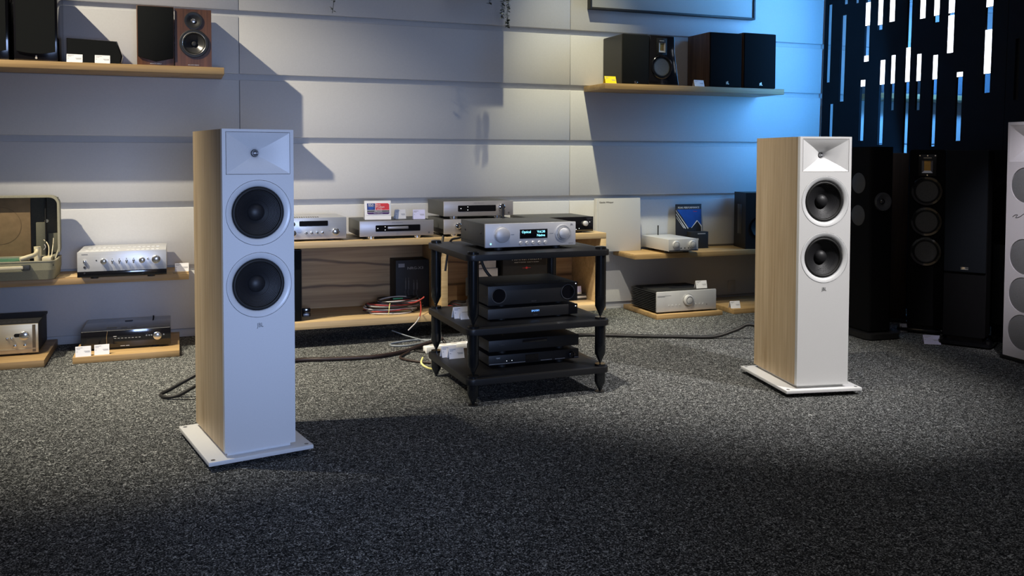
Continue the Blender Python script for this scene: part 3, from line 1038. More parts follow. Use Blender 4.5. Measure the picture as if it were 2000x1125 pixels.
def vine(label, x, y, z0, length, sway, n, dens):
    t = thing('hanging_vine', label, 'plant', (x, y, z0), 0, 'vines hanging from the shelf above')
    pts = [(sway * math.sin(i * 0.9), 0.004 * math.cos(i * 1.7), -length * i / n) for i in range(n + 1)]
    tube('stem', LEAFD, t, pts, 0.0016, 5, 4)
    for m, mm, pr in (('dark_leaves', LEAFD, 0.75), ('silvery_leaves', LEAFL, 0.25)):
        bm = bmesh.new()
        k = int(dens * length / 0.01 * pr) + 2
        for i in range(k):
            f = random.random() ** 0.8
            z = -length * f
            px = sway * math.sin(f * n * 0.9)
            a = random.uniform(0, 2 * PI)
            L = random.uniform(0.013, 0.024)
            w = L * 0.36
            d = Vector((math.cos(a), math.sin(a) * 0.7, random.uniform(-0.7, 0.5))).normalized()
            s = d.cross(Vector((0, 0, 1))).normalized()
            up = s.cross(d)
            o = Vector((px, 0, z))
            vs = [bm.verts.new(o), bm.verts.new(o + d * L * 0.5 + s * w + up * 0.002), bm.verts.new(o + d * L), bm.verts.new(o + d * L * 0.5 - s * w + up * 0.002)]
            bm.faces.new((vs[0], vs[1], vs[2]))
            bm.faces.new((vs[0], vs[2], vs[3]))
        setp(finish(bm, m, mm, t, smooth=0), kind='stuff')
    return t


vine('short leafy vine hanging at the top, far left of the other two', 0.837, 5.10, 2.60, 0.730, 0.006, 18, 1.6)
vine('thin leafy vine hanging just left of the longest vine', 1.868, 5.10, 2.085, 0.185, 0.006, 6, 3.2)
vine('longest leafy vine, hanging at the edge of the yellow lit wall', 1.905, 5.11, 2.085, 0.240, 0.005, 7, 4.5)
vine('tiny vine tip peeping in at the top beside the thin vine', 1.782, 5.10, 2.085, 0.105, 0.004, 4, 3.0)

# ------------------------------------------------------------------ wooden bench against the wall
BX0, BX1, BY0, BY1 = 0.40, 2.476, 4.885, 5.33
BT, BTH = 0.586, 0.035
t = thing('wooden_bench', 'long oak media bench with open compartments behind the rack', 'bench', ((BX0 + BX1) / 2, BY0, 0))
hw = (BX1 - BX0) / 2
cx = (BX0 + BX1) / 2
box('top_board', OAK_P, t, -hw, hw, 0, BY1 - BY0, BT - BTH, BT, 0.002)
box('bottom_board', OAK_P, t, -hw, hw - 0.036, 0, BY1 - BY0, 0.105, 0.145, 0.002)
box('side_board', OAK_P, t, hw - 0.036, hw, 0.0005, BY1 - BY0, 0.105, BT - BTH - 0.0005, 0.001)
box('side_board', OAK_P, t, -hw, -hw + 0.036, 0.0005, BY1 - BY0, 0.1455, BT - BTH - 0.0005, 0.001)
box('divider_board', OAK_P, t, 1.417 - cx, 1.455 - cx, 0.0005, BY1 - BY0 - 0.02, 0.1455, BT - BTH - 0.0005, 0.001)
box('back_board', OAK_K, t, -hw + 0.037, hw - 0.037, BY1 - BY0 - 0.018, BY1 - BY0 - 0.001, 0.146, BT - BTH - 0.001, 0)
for x in (-hw + 0.10, hw - 0.10):
    box('foot', BLACK, t, x - 0.03, x + 0.03, 0.10, BY1 - BY0 - 0.05, 0, 0.1055, 0.002)


def hifi(name, label, loc, W, D, H, body, face, feet=0.014, rz=0, ft=0.008, face_over=0.0, cat='amplifier', group=None, bev=0.0015, fy=0.045):
    """hi-fi case: x centred, front at y=0"""
    t = thing(name, label, cat, loc, rz, group)
    box('case', body, t, -W / 2 + 0.002, W / 2 - 0.002, ft, D, feet, feet + H - 0.001, bev)
    f = box('faceplate', face, t, -W / 2 - face_over, W / 2 + face_over, 0, ft + 0.0005, feet - 0.001, feet + H, bev)
    if feet > 0:
        for x in (-W * 0.32, W * 0.32):
            for y in (fy, D - 0.06):
                disc('foot', RUBBER, t, 0.019, 0, feet + 0.001, 'z', (x, y, 0), 18)
    return t, f


def knob(parent, x, z, r, d, m=KNOB, name='knob', y=0.0):
    return lathe(name, m, parent, [(0, y - d), (r * 0.82, y - d), (r, y - d + r * 0.15), (r, y + 0.001)], 'y', (x, 0, z), 32)


def prims(label, x, z, kind, y=4.93, feet=0.0):
    W, D, H = 0.430, 0.36, 0.086
    t, f = hifi('compact_disc_player' if kind == 'cd' else 'slim_amplifier', label, (x, y, z), W, D, H, GUN, GREYMETAL, 0.0165,
                cat='disc player' if kind == 'cd' else 'amplifier', ft=0.012)
    for px in (-0.145, 0.125):
        disc('front_foot', KNOB, t, 0.024, 0, 0.0166, 'z', (px, 0.035, 0), 24)
    zc = 0.0165 + H * 0.52
    wx0, wx1 = (-0.125, 0.135) if kind == 'cd' else (-0.130, 0.105)
    prism('display_window', DISP, f, rrect(wx0, wx1, zc - 0.019, zc + 0.017, 0.004, 3), -0.0010, 0.001)
    if kind == 'cd':
        box('disc_tray', GREYMETAL, f, -0.055, 0.065, -0.004, 0.0, zc - 0.006, zc + 0.009, 0.003)
    elif kind == 'amp':
        knob(f, 0.138, zc + 0.005, 0.020, 0.022, CHROME)
    else:
        knob(f, -0.132, zc + 0.003, 0.018, 0.020, CHROME)
    if kind != 'pre':
        for (dx, dz) in ((-0.112, -0.001), (-0.070, 0.008), (-0.070, -0.010)):
            disc('indicator', DOTE, f, 0.0022, -0.0015, 0.0, 'y', (dx, 0, zc + dz), 8)
    text(f, 'PRIMARE', 0.008, GREYINK, 0.0, -0.0002, 0.0165 + H - 0.014, 'CENTER', 0.0003, spacing=2.2)
    box('power_mark', GREYINK, f, -0.006, 0.006, -0.0005, 0.0005, 0.0255, 0.0270, 0)
    disc('badge', GREYINK, f, 0.006, -0.0006, 0.0005, 'y', (0.187, 0, 0.0165 + 0.014), 16)
    return t


prims('grey faced disc player on the bench under the award stand', 1.168, BT, 'cd')
prims('grey amplifier at the bottom of the stack of two on the bench', 1.660, BT, 'pre')
prims('grey amplifier on top of the stack of two on the bench', 1.660, BT + 0.104, 'amp')

# silver receiver partly behind the left white speaker
t, f = hifi('silver_receiver', 'silver stereo receiver on the bench beside the left white speaker', (0.668, 4.93, BT), 0.42, 0.33, 0.118, SILVER, SILVER, 0.012, cat='receiver')
prism('display_window', DISP, f, rrect(-0.048, 0.108, 0.083, 0.112, 0.004, 3), -0.001, 0.001)
for i in range(20):
    x = -0.18 + i * 0.0125
    box('vent_slot', BLACK_M, t, x, x + 0.005, 0.03, 0.075, 0.1288, 0.1305, 0)
knob(f, 0.150, 0.050, 0.020, 0.018)
knob(f, -0.084, 0.096, 0.014, 0.015)
knob(f, -0.084, 0.046, 0.019, 0.018)
for i in range(4):
    x = -0.012 + i * 0.0295
    o = knob(f, x, 0.046, 0.007, 0.012)
    box('switch_tip', KNOB, o, x - 0.002, x + 0.002, -0.016, -0.010, 0.046, 0.059, 0.001)
box('label_line', GREYINK, f, 0.112, 0.126, -0.0006, 0.0004, 0.0545, 0.0560, 0)
box('label_line', GREYINK, f, -0.060, -0.038, -0.0006, 0.0004, 0.0485, 0.0500, 0)

# black component at the right end of the bench
t, f = hifi('black_streamer', 'black hi-fi component with small silver knob at the bench end', (2.193, 4.93, BT), 0.43, 0.33, 0.090, GUN, BLACK_G, 0.010, cat='streamer')
knob(f, 0.158, 0.058, 0.0155, 0.018, SILVER_M)
for (dx, dz) in ((0.118, 0.028), (0.098, 0.022), (0.190, 0.066)):
    disc('indicator', DOTE, f, 0.0020, -0.001, 0.0, 'y', (dx, 0, dz), 8)

# award stand and cards on the disc player
zt = BT + 0.1025
t = thing('award_stand', 'white tent stand with red and blue award print on the disc player', 'sign', (1.082, 5.045, zt), -6)
bm = bmesh.new()
b_prism(bm, [(0, 0), (0.022, 0.108), (0.034, 0.108), (0.075, 0), (0.070, 0), (0.030, 0.100), (0.026, 0.100), (0.006, 0)], -0.076, 0.076, 'yz')
finish(bm, 'stand', CARD, t, smooth=0)
face = thing('print_sheet', None, None)
face.parent = t
face.rotation_euler = (R(-11.5), 0, 0)
face.location = (0, -0.0008, 0)
face.name = 'print_sheet'
bpy.data.objects.remove(face)
sh = box('print_sheet', CARD, t, -0.066, 0.072, -0.0016, -0.0004, 0.026, 0.098, 0, rot=(R(-11.5), 0, 0))
box('blue_field', NAVYP, sh, -0.062, -0.016, -0.0022, -0.0015, 0.056, 0.095, 0)
prism('red_field', REDP, sh, [(-0.013, 0.056), (0.066, 0.056), (0.066, 0.088), (0.059, 0.095), (-0.013, 0.095)], -0.0022, -0.0015)
box('black_band', INKD, sh, -0.062, 0.066, -0.0022, -0.0015, 0.0455, 0.053, 0)
prism('purple_band', PURP, sh, [(-0.054, 0.031), (0.060, 0.031), (0.066, 0.036), (0.066, 0.043), (-0.062, 0.043), (-0.062, 0.037)], -0.0022, -0.0015)
prism('white_star_ring', BLUEP, sh, [(-0.057, 0.074), (-0.021, 0.074), (-0.026, 0.064), (-0.039, 0.059), (-0.052, 0.064)], -0.0026, -0.0020)
text(sh, 'EISA', 0.0175, WHINK, -0.039, -0.0024, 0.0810, 'CENTER', 0.0003)
text(sh, 'AWARD', 0.0060, WHINK, -0.039, -0.0028, 0.0755, 'CENTER', 0.0003, sx=1.4)
text(sh, 'Best', 0.0150, WHINK, -0.010, -0.0024, 0.0820, 'LEFT', 0.0003)
text(sh, 'Product', 0.0150, WHINK, -0.010, -0.0024, 0.0690, 'LEFT', 0.0003)
text(sh, '2025-2026', 0.0072, WHINK, -0.006, -0.0024, 0.0590, 'LEFT', 0.0003)
text(sh, 'STEREO SYSTEM', 0.0062, WHINK, 0.002, -0.0024, 0.0470, 'CENTER', 0.0003)
text(sh, 'Primare CD35 Prisma', 0.0058, WHINK, 0.002, -0.0024, 0.0350, 'CENTER', 0.0003)
card('white price card on the disc player right beside the award stand', (1.222, 5.065, zt), 8, 0.066, 0.056, CARD, 14)
card('lilac price card at the right end of the disc player', (1.318, 5.01, zt), -5, 0.070, 0.056, CARD_B, 12)

# contents of the bench, left bay
t = thing('black_carton', 'black box with white plug drawing and large letters in the bench', 'box', (1.3105, 5.150, 0.145), 0)
box('carton', BOXB, t, -0.100, 0.104, 0, 0.16, 0, 0.288, 0.002)
text(t, 'NRG-X3', 0.022, mat('dim_white_print', (0.33, 0.33, 0.34), 0.6), -0.030, -0.0005, 0.232, 'LEFT', 0.0003, sx=1.25)
box('sticker', mat('grey_sticker', (0.22, 0.22, 0.24), 0.5), t, -0.084, -0.046, -0.0008, 0.0005, 0.246, 0.268, 0)
bm = bmesh.new()
for (x, z, h) in ((-0.040, 0.165, 0.05), (-0.022, 0.165, 0.05), (0.010, 0.150, 0.04), (0.030, 0.150, 0.04)):
    b_tube(bm, [(x, -0.0012, z - h), (x, -0.0012, z)], 0.004, 6)
    b_tube(bm, [(x, -0.0012, z), (x, -0.0012, z + 0.018)], 0.0020, 6)
    b_tube(bm, crv([(x, -0.0012, z - h), (x - 0.004, -0.0012, z - h - 0.02), (x + 0.003, -0.0012, z - h - 0.045)], 4), 0.0016, 5)
finish(bm, 'plug_drawing', mat('faint_grey_print', (0.10, 0.10, 0.105), 0.5), t)
box('print_line', mat('faint_grey_print', (0.10, 0.10, 0.105), 0.5), t, -0.045, 0.050, -0.0008, 0.0005, 0.022, 0.026, 0)

t = thing('upright_black_speaker', 'edge of a black upright speaker inside the bench beside the white tower', 'speaker', (0.535, 4.93, 0.145), 0)
box('cabinet', BLACK, t, -0.085, 0.098, 0.006, 0.30, 0, 0.395, 0.005)
box('grille', FABRIC, t, -0.080, 0.093, -0.004, 0.006, 0.005, 0.39, 0.004)

t = thing('small_remote', 'small black gadget standing on the bench bottom board', 'gadget', (0.672, 5.06, 0.145), -6)
box('body', BLACK_G, t, -0.024, 0.024, 0, 0.03, 0.0, 0.048, 0.005)
box('bottom_plate', GREYINK, t, -0.017, 0.017, -0.004, 0.004, 0.002, 0.018, 0.002)

t = thing('cable_coil', 'untidy coil of black, clear and red speaker cable lying in the bench', 'cable', (1.170, 5.045, 0.145), 0)
for i in range(13):
    rx = 0.150 + random.uniform(-0.028, 0.030)
    ry = 0.080 + random.uniform(-0.02, 0.02)
    zc = 0.006 + i * 0.0058
    ox, oy = random.uniform(-0.018, 0.018), random.uniform(-0.012, 0.012)
    if i > 8:
        rx -= 0.03
        ox += 0.035
    ph = random.uniform(0, 6)
    tl = random.uniform(-0.03, 0.03)
    pts = []
    for k in range(36):
        a = 2 * PI * k / 36
        pts.append(Vector((ox + rx * math.cos(a), oy + ry * math.sin(a), max(0.005, zc + 0.005 * math.sin(2 * a + ph) + tl * 0.2 * math.cos(a)))))
    m = [CABLE_W, CABLE, CABLE_W, CABLE_R, CABLE_W, CABLE, CABLE_W, CABLE, CABLE_R, CABLE, CABLE, CABLE_W, CABLE][i]
    tube('strand', m, t, pts, 0.0040, 7, closed=True, smoothpath=False)
tube('strand', CABLE_R, t, [(0.0, -0.06, 0.06), (0.06, -0.085, 0.062), (0.11, -0.09, 0.066), (0.15, -0.085, 0.082), (0.165, -0.08, 0.092)], 0.004, 7)
tube('strand', CABLE_R, t, [(0.15, -0.05, 0.06), (0.14, -0.10, 0.045), (0.125, -0.155, 0.020), (0.110, -0.185, -0.003)], 0.0034, 7)
tube('strand', CABLE_W, t, [(0.110, -0.185, -0.003), (0.090, -0.192, -0.03), (0.055, -0.195, -0.062), (0.040, -0.195, -0.075)], 0.0034, 7)
tube('twist_tie', CABLE_Y, t, [(-0.052, -0.105, 0.004), (-0.050, -0.112, 0.03), (-0.045, -0.10, 0.055), (-0.03, -0.06, 0.07)], 0.0025, 6)
box('green_label', GREEN, t, -0.01, 0.05, -0.035, -0.025, 0.078, 0.086, 0.002)

# right bay
t = thing('lettered_carton', 'black box with large white spaced lettering behind the rack', 'box', (2.035, 5.13, 0.145), 0)
box('carton', BOXB, t, -0.150, 0.145, 0, 0.16, 0.05, 0.325, 0.002)
box('lower_carton', BOXB, t, -0.150, 0.145, 0.002, 0.16, 0, 0.049, 0.002)
text(t, 'TRANSPARENT', 0.026, WHINK, 0.008, -0.0005, 0.262, 'CENTER', 0.0003, spacing=1.25, shear=0.12)
text(t, 'CLOSEST TO THE MUSIC   CLOSEST TO THE HEART', 0.0072, WHINK, 0.008, -0.0005, 0.246, 'CENTER', 0.0003)
box('red_emblem_line', REDP, t, -0.020, 0.036, -0.0007, 0.0005, 0.2115, 0.2135, 0)
disc('red_emblem', REDP, t, 0.007, -0.0009, 0.0005, 'y', (0.008, 0, 0.2125), 14)
t = thing('white_carton', 'two small white boxes stacked left of the black lettered box', 'box', (1.792, 5.16, 0.145), 0)
box('lower_carton', BOXW, t, -0.078, 0.070, 0, 0.12, 0.0, 0.215, 0.002)
o = box('upper_carton', BOXW, t, -0.078, 0.060, 0.006, 0.12, 0.217, 0.272, 0.002)
prism('mountain_print', INKD, o, [(-0.06, 0.240), (-0.044, 0.254), (-0.036, 0.246), (-0.028, 0.240)], 0.0050, 0.0062)
t = thing('book_stack', 'short stack of dark boxes with silver edges in the right bench corner', 'box', (2.382, 5.06, 0.145), 0)
for i, (w, m) in enumerate(((0.092, BLACK), (0.092, SILVER), (0.088, BLACK), (0.070, SILVER))):
    box('slim_case', m, t, -w / 2, w / 2 - (0.02 if i == 3 else 0), 0.004 * i, 0.13, i * 0.0125, i * 0.0125 + 0.0118, 0.001)
card('lilac card standing on the small box stack in the bench corner', (2.370, 5.075, 0.145 + 0.0492), 0, 0.056, 0.038, CARD_B, 10, lines=False)

# loose black cable heap in the right bay behind the left rack post
t = thing('cable_heap', 'dark tangle of cables behind the rear left rack post', 'cable', (1.56, 5.05, 0.145))
for i in range(4):
    pts = [Vector((0.07 * math.cos(2 * PI * k / 24) + 0.01 * i, 0.05 * math.sin(2 * PI * k / 24), 0.006 + i * 0.009 + 0.004 * math.sin(k))) for k in range(24)]
    tube('strand', CABLE_R if i == 1 else CABLE, t, pts, 0.0045, 7, closed=True, smoothpath=False)

# ------------------------------------------------------------------ low left shelf: suitcase player and silver amplifier
SL = 0.411
t = thing('suitcase_record_player', 'open olive suitcase record player at the left edge', 'record player', (-0.800, 5.105, SL), 0)
hwS = 0.200
bm = bmesh.new()
b_prism(bm, rrect(-hwS, hwS, 0.0, 0.29, 0.035, 5), 0.002, 0.050, 'xy')
for v in bm.verts:
    if v.co.z < 0.01:
        v.co.x *= 0.965
        v.co.y = 0.145 + (v.co.y - 0.145) * 0.94
finish(bm, 'lower_case', VINYL, t)
plate('case_wall', VINYL, t, rrect(-hwS, hwS, 0.0, 0.29, 0.035, 5), [rrect(-hwS + 0.006, hwS - 0.006, 0.006, 0.284, 0.03, 5)], 0.0505, 0.094, 'xy')
plate('case_rim', VINYL_E, t, rrect(-hwS - 0.002, hwS + 0.002, -0.002, 0.292, 0.036, 5), [rrect(-hwS + 0.007, hwS - 0.007, 0.007, 0.283, 0.028, 5)], 0.0945, 0.100, 'xy')
box('deck', LINING, t, -hwS + 0.008, hwS - 0.008, 0.008, 0.282, 0.070, 0.080, 0)
disc('platter', mat('dark_platter_rim', (0.18, 0.16, 0.11), 0.5), t, 0.128, 0.081, 0.096, 'z', (-0.065, 0.142, 0), 48, 0.002)
disc('record', RECORD, t, 0.122, 0.0965, 0.0985, 'z', (-0.065, 0.142, 0), 48)
arm = tube('tone_arm', CREAM, t, [(0.030, 0.055, 0.104), (0.060, 0.070, 0.113), (0.085, 0.090, 0.120), (0.096, 0.125, 0.128), (0.098, 0.150, 0.145)], [0.012] * 8 + [0.012] * 8 + [0.011] * 8 + [0.010] * 8 + [0.010], 12)
disc('arm_pivot', CREAM, t, 0.018, 0.080, 0.150, 'z', (0.098, 0.165, 0), 24, 0.004)
disc('arm_knob', CREAM, arm, 0.017, 0.142, 0.160, 'z', (0.098, 0.155, 0), 24, 0.004)
box('control_block', CREAM, t, 0.125, 0.170, 0.10, 0.20, 0.080, 0.108, 0.006)
tube('support_wire', CREAM, t, [(0.165, 0.15, 0.105), (0.168, 0.19, 0.16), (0.170, 0.20, 0.20)], 0.0025, 6)
tube('lead_wire', CREAM, t, [(0.150, 0.16, 0.105), (0.148, 0.19, 0.15), (0.135, 0.215, 0.175), (0.120, 0.222, 0.19)], 0.003, 6)
tube('lead_wire', CABLE_W, t, [(0.120, 0.222, 0.135), (0.130, 0.215, 0.150), (0.124, 0.22, 0.165)], 0.003, 6)
hd = box('handle', CREAM, t, -0.14, 0.055, -0.022, -0.010, 0.060, 0.078, 0.004)
box('handle_bracket', GUN, hd, 0.045, 0.085, -0.018, 0.002, 0.055, 0.083, 0.004)
tube('lid_stay', VINYL_E, t, [(0.188, 0.10, 0.098), (0.190, 0.17, 0.120), (0.191, 0.24, 0.150)], 0.004, 8)
# lid standing open against the wall
lz0, lz1 = 0.098, 0.428
bm = bmesh.new()
b_prism(bm, rrect(-hwS, hwS, lz0, lz1, 0.045, 6), 0.262, 0.272, 'xz')
lid = finish(bm, 'lid', VINYL, t)
plate('lid_wall', VINYL, lid, rrect(-hwS, hwS, lz0, lz1, 0.045, 6), [rrect(-hwS + 0.008, hwS - 0.008, lz0 + 0.008, lz1 - 0.008, 0.040, 6)], 0.195, 0.2618, 'xz')
plate('lid_rim', VINYL_E, lid, rrect(-hwS - 0.002, hwS + 0.002, lz0 - 0.002, lz1 + 0.002, 0.046, 6), [rrect(-hwS + 0.009, hwS - 0.009, lz0 + 0.009, lz1 - 0.009, 0.038, 6)], 0.187, 0.1945, 'xz')
box('lid_lining', LINING, lid, -hwS + 0.010, hwS - 0.010, 0.2575, 0.2615, lz0 + 0.01, lz1 - 0.01, 0)
box('speaker_board', BOARDM, lid, -hwS + 0.010, 0.058, 0.225, 0.238, lz0 + 0.006, lz1 - 0.012, 0.001)
plate('speaker_ring', mat('brown_fibreboard_dark', (0.20, 0.125, 0.06), 0.8), lid, circ(-0.085, 0.27, 0.10, 40), [circ(-0.085, 0.27, 0.097, 40)], 0.2240, 0.2252, 'xz')
box('cable_pocket', LINING2, lid, 0.082, 0.128, 0.235, 0.256, lz0 + 0.004, lz0 + 0.185, 0.003)
box('divider_strip', BLACK_M, lid, 0.128, 0.133, 0.215, 0.256, lz0 + 0.006, lz1 - 0.012, 0)
box('pocket', LINING2, lid, 0.140, 0.186, 0.240, 0.2575, lz0 + 0.02, lz0 + 0.125, 0.002)
disc('white_peg', CREAM, lid, 0.009, 0.232, 0.256, 'y', (0.134, 0, lz0 + 0.192), 16)
for x in (-0.16, -0.13):
    box('latch_stub', DARKMETAL, lid, x - 0.004, x + 0.004, 0.215, 0.225, lz1 + 0.001, lz1 + 0.007, 0.001)

t = thing('light_oak_board', 'thin pale wood tile lying beside the suitcase on the shelf', 'board', (-0.535, 5.145, SL), 0)
box('tile', OAK_P, t, -0.07, 0.05, 0.0, 0.12, 0, 0.006, 0.001)

t, f = hifi('silver_amplifier', 'silver stereo amplifier with a row of knobs on the low left shelf', (-0.277, 5.045, SL), 0.430, 0.375, 0.130, SILVER, SILVER, 0.014)
f.location.z = 0.0
box('black_skirt', BLACK_G, f, -0.2155, 0.2155, -0.003, 0.010, 0.012, 0.042, 0.002)
text(f, 'YAMAHA', 0.0075, INKD, -0.196, -0.0002, 0.128, 'LEFT', 0.0003)
zk = 0.093
for x, r, d in ((-0.090, 0.0150, 0.018), (0.095, 0.0150, 0.018), (0.164, 0.0215, 0.020)):
    knob(f, x, zk if r < 0.02 else zk + 0.002, r, d)
for x in (-0.048, -0.014, 0.020, 0.054):
    o = knob(f, x, zk, 0.0062, 0.010, KNOB, 'lever')
    box('lever_tip', KNOB, o, x - 0.003, x + 0.003, -0.020, -0.008, zk - 0.014, zk + 0.014, 0.002)
knob(f, 0.124, zk + 0.006, 0.005, 0.010)
box('power_switch', KNOB, f, -0.187, -0.176, -0.012, 0.001, 0.086, 0.103, 0.002)
disc('headphone_jack', INKD, f, 0.0060, -0.002, 0.001, 'y', (-0.181, 0, 0.064), 14)
disc('headphone_jack', INKD, f, 0.0045, -0.004, 0.001, 'y', (-0.181, 0, 0.034), 14)
disc('indicator', INKD, f, 0.0035, -0.001, 0.001, 'y', (-0.125, 0, 0.098), 10)
VENTM = mat('light_vent_metal', (0.75, 0.75, 0.74), 0.4, 0.3)
for row in (0.05, 0.20):
    for k in range(14):
        x = -0.165 + k * 0.024 + (0.03 if k > 6 else 0) - 0.015
        box('vent_slot', VENTM, t, x, x + 0.015, row, row + 0.035, 0.1425, 0.1440, 0)
card('white price card on a wood tile at the right end of the low left shelf', (0.015, 5.185, SL + 0.006), 0, 0.072, 0.046, CARD, 14)
t = thing('light_oak_tile', 'small pale wood tile under the card at the shelf end', 'board', (0.010, 5.16, SL), 0)
box('tile', OAK_P, t, -0.040, 0.040, 0.0, 0.10, 0, 0.0055, 0.001)

# ------------------------------------------------------------------ floor plinths left
t, f = hifi('gold_amplifier', 'gold faced vintage amplifier in black case at the left edge', (-0.883, 5.055, 0.036), 0.410, 0.33, 0.148, BLACK_T, GOLD, 0.012)
box('case_lip', BLACK_T, t, -0.208, 0.208, 0.010, 0.334, 0.155, 0.168, 0.002)
box('lower_band', GOLD, f, -0.196, 0.192, -0.002, 0.001, 0.030, 0.036, 0)
box('end_strip', mat('bronze_strip', (0.22, 0.17, 0.11), 0.4, 0.7), f, 0.178, 0.193, -0.0012, 0.001, 0.016, 0.155, 0)
knob(f, 0.143, 0.103, 0.022, 0.024)
prism('selector_window', DISP, f, rrect(0.095, 0.128, 0.095, 0.113, 0.008, 4), -0.0012, 0.001)
for x in (0.066, 0.086):
    o = knob(f, x, 0.092, 0.006, 0.012, KNOB, 'toggle')
    box('toggle_tip', KNOB, o, x - 0.003, x + 0.003, -0.018, -0.008, 0.080, 0.098, 0.002)
for x in (0.10, 0.145):
    knob(f, x, 0.052, 0.0075, 0.014, CHROME, 'small_knob')
for i in range(16):
    x = -0.19 + i * 0.023
    box('vent_slot', INKD, t, x, x + 0.016, 0.02, 0.05, 0.1675, 0.1690, 0)

t, f = hifi('black_receiver', 'black home cinema receiver on the left plinth behind two cards', (-0.2635, 5.050, 0.034), 0.436, 0.36, 0.092, BLACK_G, BLACK_G, 0.012, cat='receiver')
box('bright_top_edge', CHROME, f, -0.216, 0.216, -0.0006, 0.004, 0.1005, 0.1035, 0)
tube('silver_arc', CHROME, f, [(-0.092, -0.0006, 0.100), (-0.096, -0.0006, 0.07), (-0.096, -0.0006, 0.03), (-0.094, -0.0006, 0.014)], 0.0014, 6)
knob(f, 0.152, 0.062, 0.0205, 0.018)
for x in (0.098, 0.111, 0.123, 0.183):
    disc('button', KNOB, f, 0.0040, -0.003, 0.001, 'y', (x, 0, 0.066), 12)
bm = bmesh.new()
for i in range(8):
    x = -0.060 + i * 0.017
    b_box(bm, x, x + 0.010, -0.0008, 0.0005, 0.058, 0.060, 0)
b_box(bm, -0.064, -0.048, -0.0008, 0.0005, 0.068, 0.0715, 0)
b_box(bm, -0.030, -0.008, -0.0008, 0.0005, 0.017, 0.0195, 0)
b_box(bm, -0.004, 0.014, -0.0008, 0.0005, 0.017, 0.0195, 0)
finish(bm, 'silver_legends', GOLDINK, f, smooth=0)
for (x0, x1, y0, y1) in ((-0.10, -0.05, 0.06, 0.09), (-0.03, 0.00, 0.055, 0.075), (0.02, 0.045, 0.055, 0.075), (-0.02, 0.02, 0.25, 0.28)):
    box('top_vent', DARKMETAL, t, x0, x1, y0, y1, 0.1030, 0.1045, 0)
disc('antenna_stub', BLACK, t, 0.004, 0.103, 0.112, 'z', (0.125, 0.34, 0), 10)
card('white price card on the left plinth, left one of the pair', (-0.460, 4.930, 0.034), 4, 0.072, 0.052, CARD, 16)
card('white price card on the left plinth, right one of the pair', (-0.375, 4.945, 0.034), 4, 0.070, 0.052, CARD, 16)

# ------------------------------------------------------------------ right low shelf
SRZ = 0.411
t = thing('foam_panel', 'pale grey slab with small lettering leaning on the wall behind the rack', 'panel', (2.815, 5.355, SRZ), 0, None, -2)
box('slab', STONE, t, -0.160, 0.165, 0, 0.045, 0, 0.362, 0.002)
box('edge_strip', BOXW, t, -0.167, -0.1605, 0.001, 0.045, 0, 0.362, 0.001)
text(t, 'Gentle Whisper', 0.0165, INKD, -0.150, -0.0005, 0.330, 'LEFT', 0.0003)

t, f = hifi('silver_streamer', 'small silver streamer with thin black antenna on the right shelf', (3.143, 5.070, SRZ), 0.228, 0.360, 0.080, SILVER_M, SILVER_M, 0.019, ft=0.006, cat='streamer', fy=0.09)
for x in (-0.060, 0.066):
    k = knob(f, x, 0.063, 0.0255, 0.014, SILVER_M)
    lathe('knob_groove', GUN, k, [(0.021, -0.0145), (0.020, -0.0138), (0.019, -0.0145)], 'y', (x, 0, 0.063), 28)
for x in (-0.018, 0.010, 0.038):
    disc('button', INKD, f, 0.0045, -0.001, 0.001, 'y', (x, 0, 0.038), 14)
box('lower_slot', INKD, f, -0.110, 0.110, -0.0008, 0.001, 0.0205, 0.0260, 0)
tube('antenna', BLACK, t, [(0.0, 0.335, 0.092), (0.0, 0.335, 0.120), (0.0, 0.335, 0.165)], 0.0045, 8)

t = thing('blue_booklet', 'dark blue mountain brochure standing behind the silver streamer', 'brochure', (3.395, 5.405, SRZ), 0, None, -2)
bw, bh = 0.106, 0.310
box('sheet', INKD, t, -bw, bw, 0, 0.005, 0, bh, 0.001)
prism('blue_sky', BLUEP, t, [(-bw * 0.92, bh * 0.88), (bw * 0.96, bh * 0.88), (bw * 0.97, bh * 0.50), (bw * 0.62, bh * 0.60), (bw * 0.22, bh * 0.47), (-bw * 0.02, bh * 0.46), (-bw * 0.45, bh * 0.68)], -0.0008, 0.0005)
for i, (a, b) in enumerate((((-0.99, 0.86), (-0.05, 0.44)), ((-0.98, 0.78), (-0.25, 0.44)), ((-0.95, 0.70), (-0.38, 0.45)), ((0.20, 0.45), (0.66, 0.62)), ((0.66, 0.62), (0.99, 0.48)))):
    p0, p1 = Vector((a[0] * bw, 0, a[1] * bh)), Vector((b[0] * bw, 0, b[1] * bh))
    n = Vector((-(p1 - p0).z, 0, (p1 - p0).x)).normalized() * (0.004 if i != 2 else 0.0025)
    prism('snow_ridge', WHINK, t, [((p0 + n * 0.3).x, (p0 + n * 0.3).z), ((p1 + n).x, (p1 + n).z), ((p1 - n).x, (p1 - n).z), ((p0 - n * 0.3).x, (p0 - n * 0.3).z)], -0.0014, -0.0006)
text(t, 'PEAK PERFORMANCE', 0.0185, WHINK, 0.0, -0.0010, bh * 0.90, 'CENTER', 0.0003)
text(t, 'Primare', 0.010, REDP, bw * 0.35, -0.0012, bh * 0.82, 'LEFT', 0.0003)
box('white_edge', WHINK, t, bw - 0.003, bw, -0.0008, 0.0005, 0.0, bh * 0.48, 0)
t = thing('card_holder', 'black box with silver strip in front of the mountain brochure', 'box', (3.430, 5.330, SRZ), 0)
box('box_body', BOXB, t, -0.070, 0.076, 0, 0.05, 0, 0.118, 0.002)
box('silver_strip', SILVER, t, -0.012, 0.052, -0.001, 0.001, 0.101, 0.108, 0)
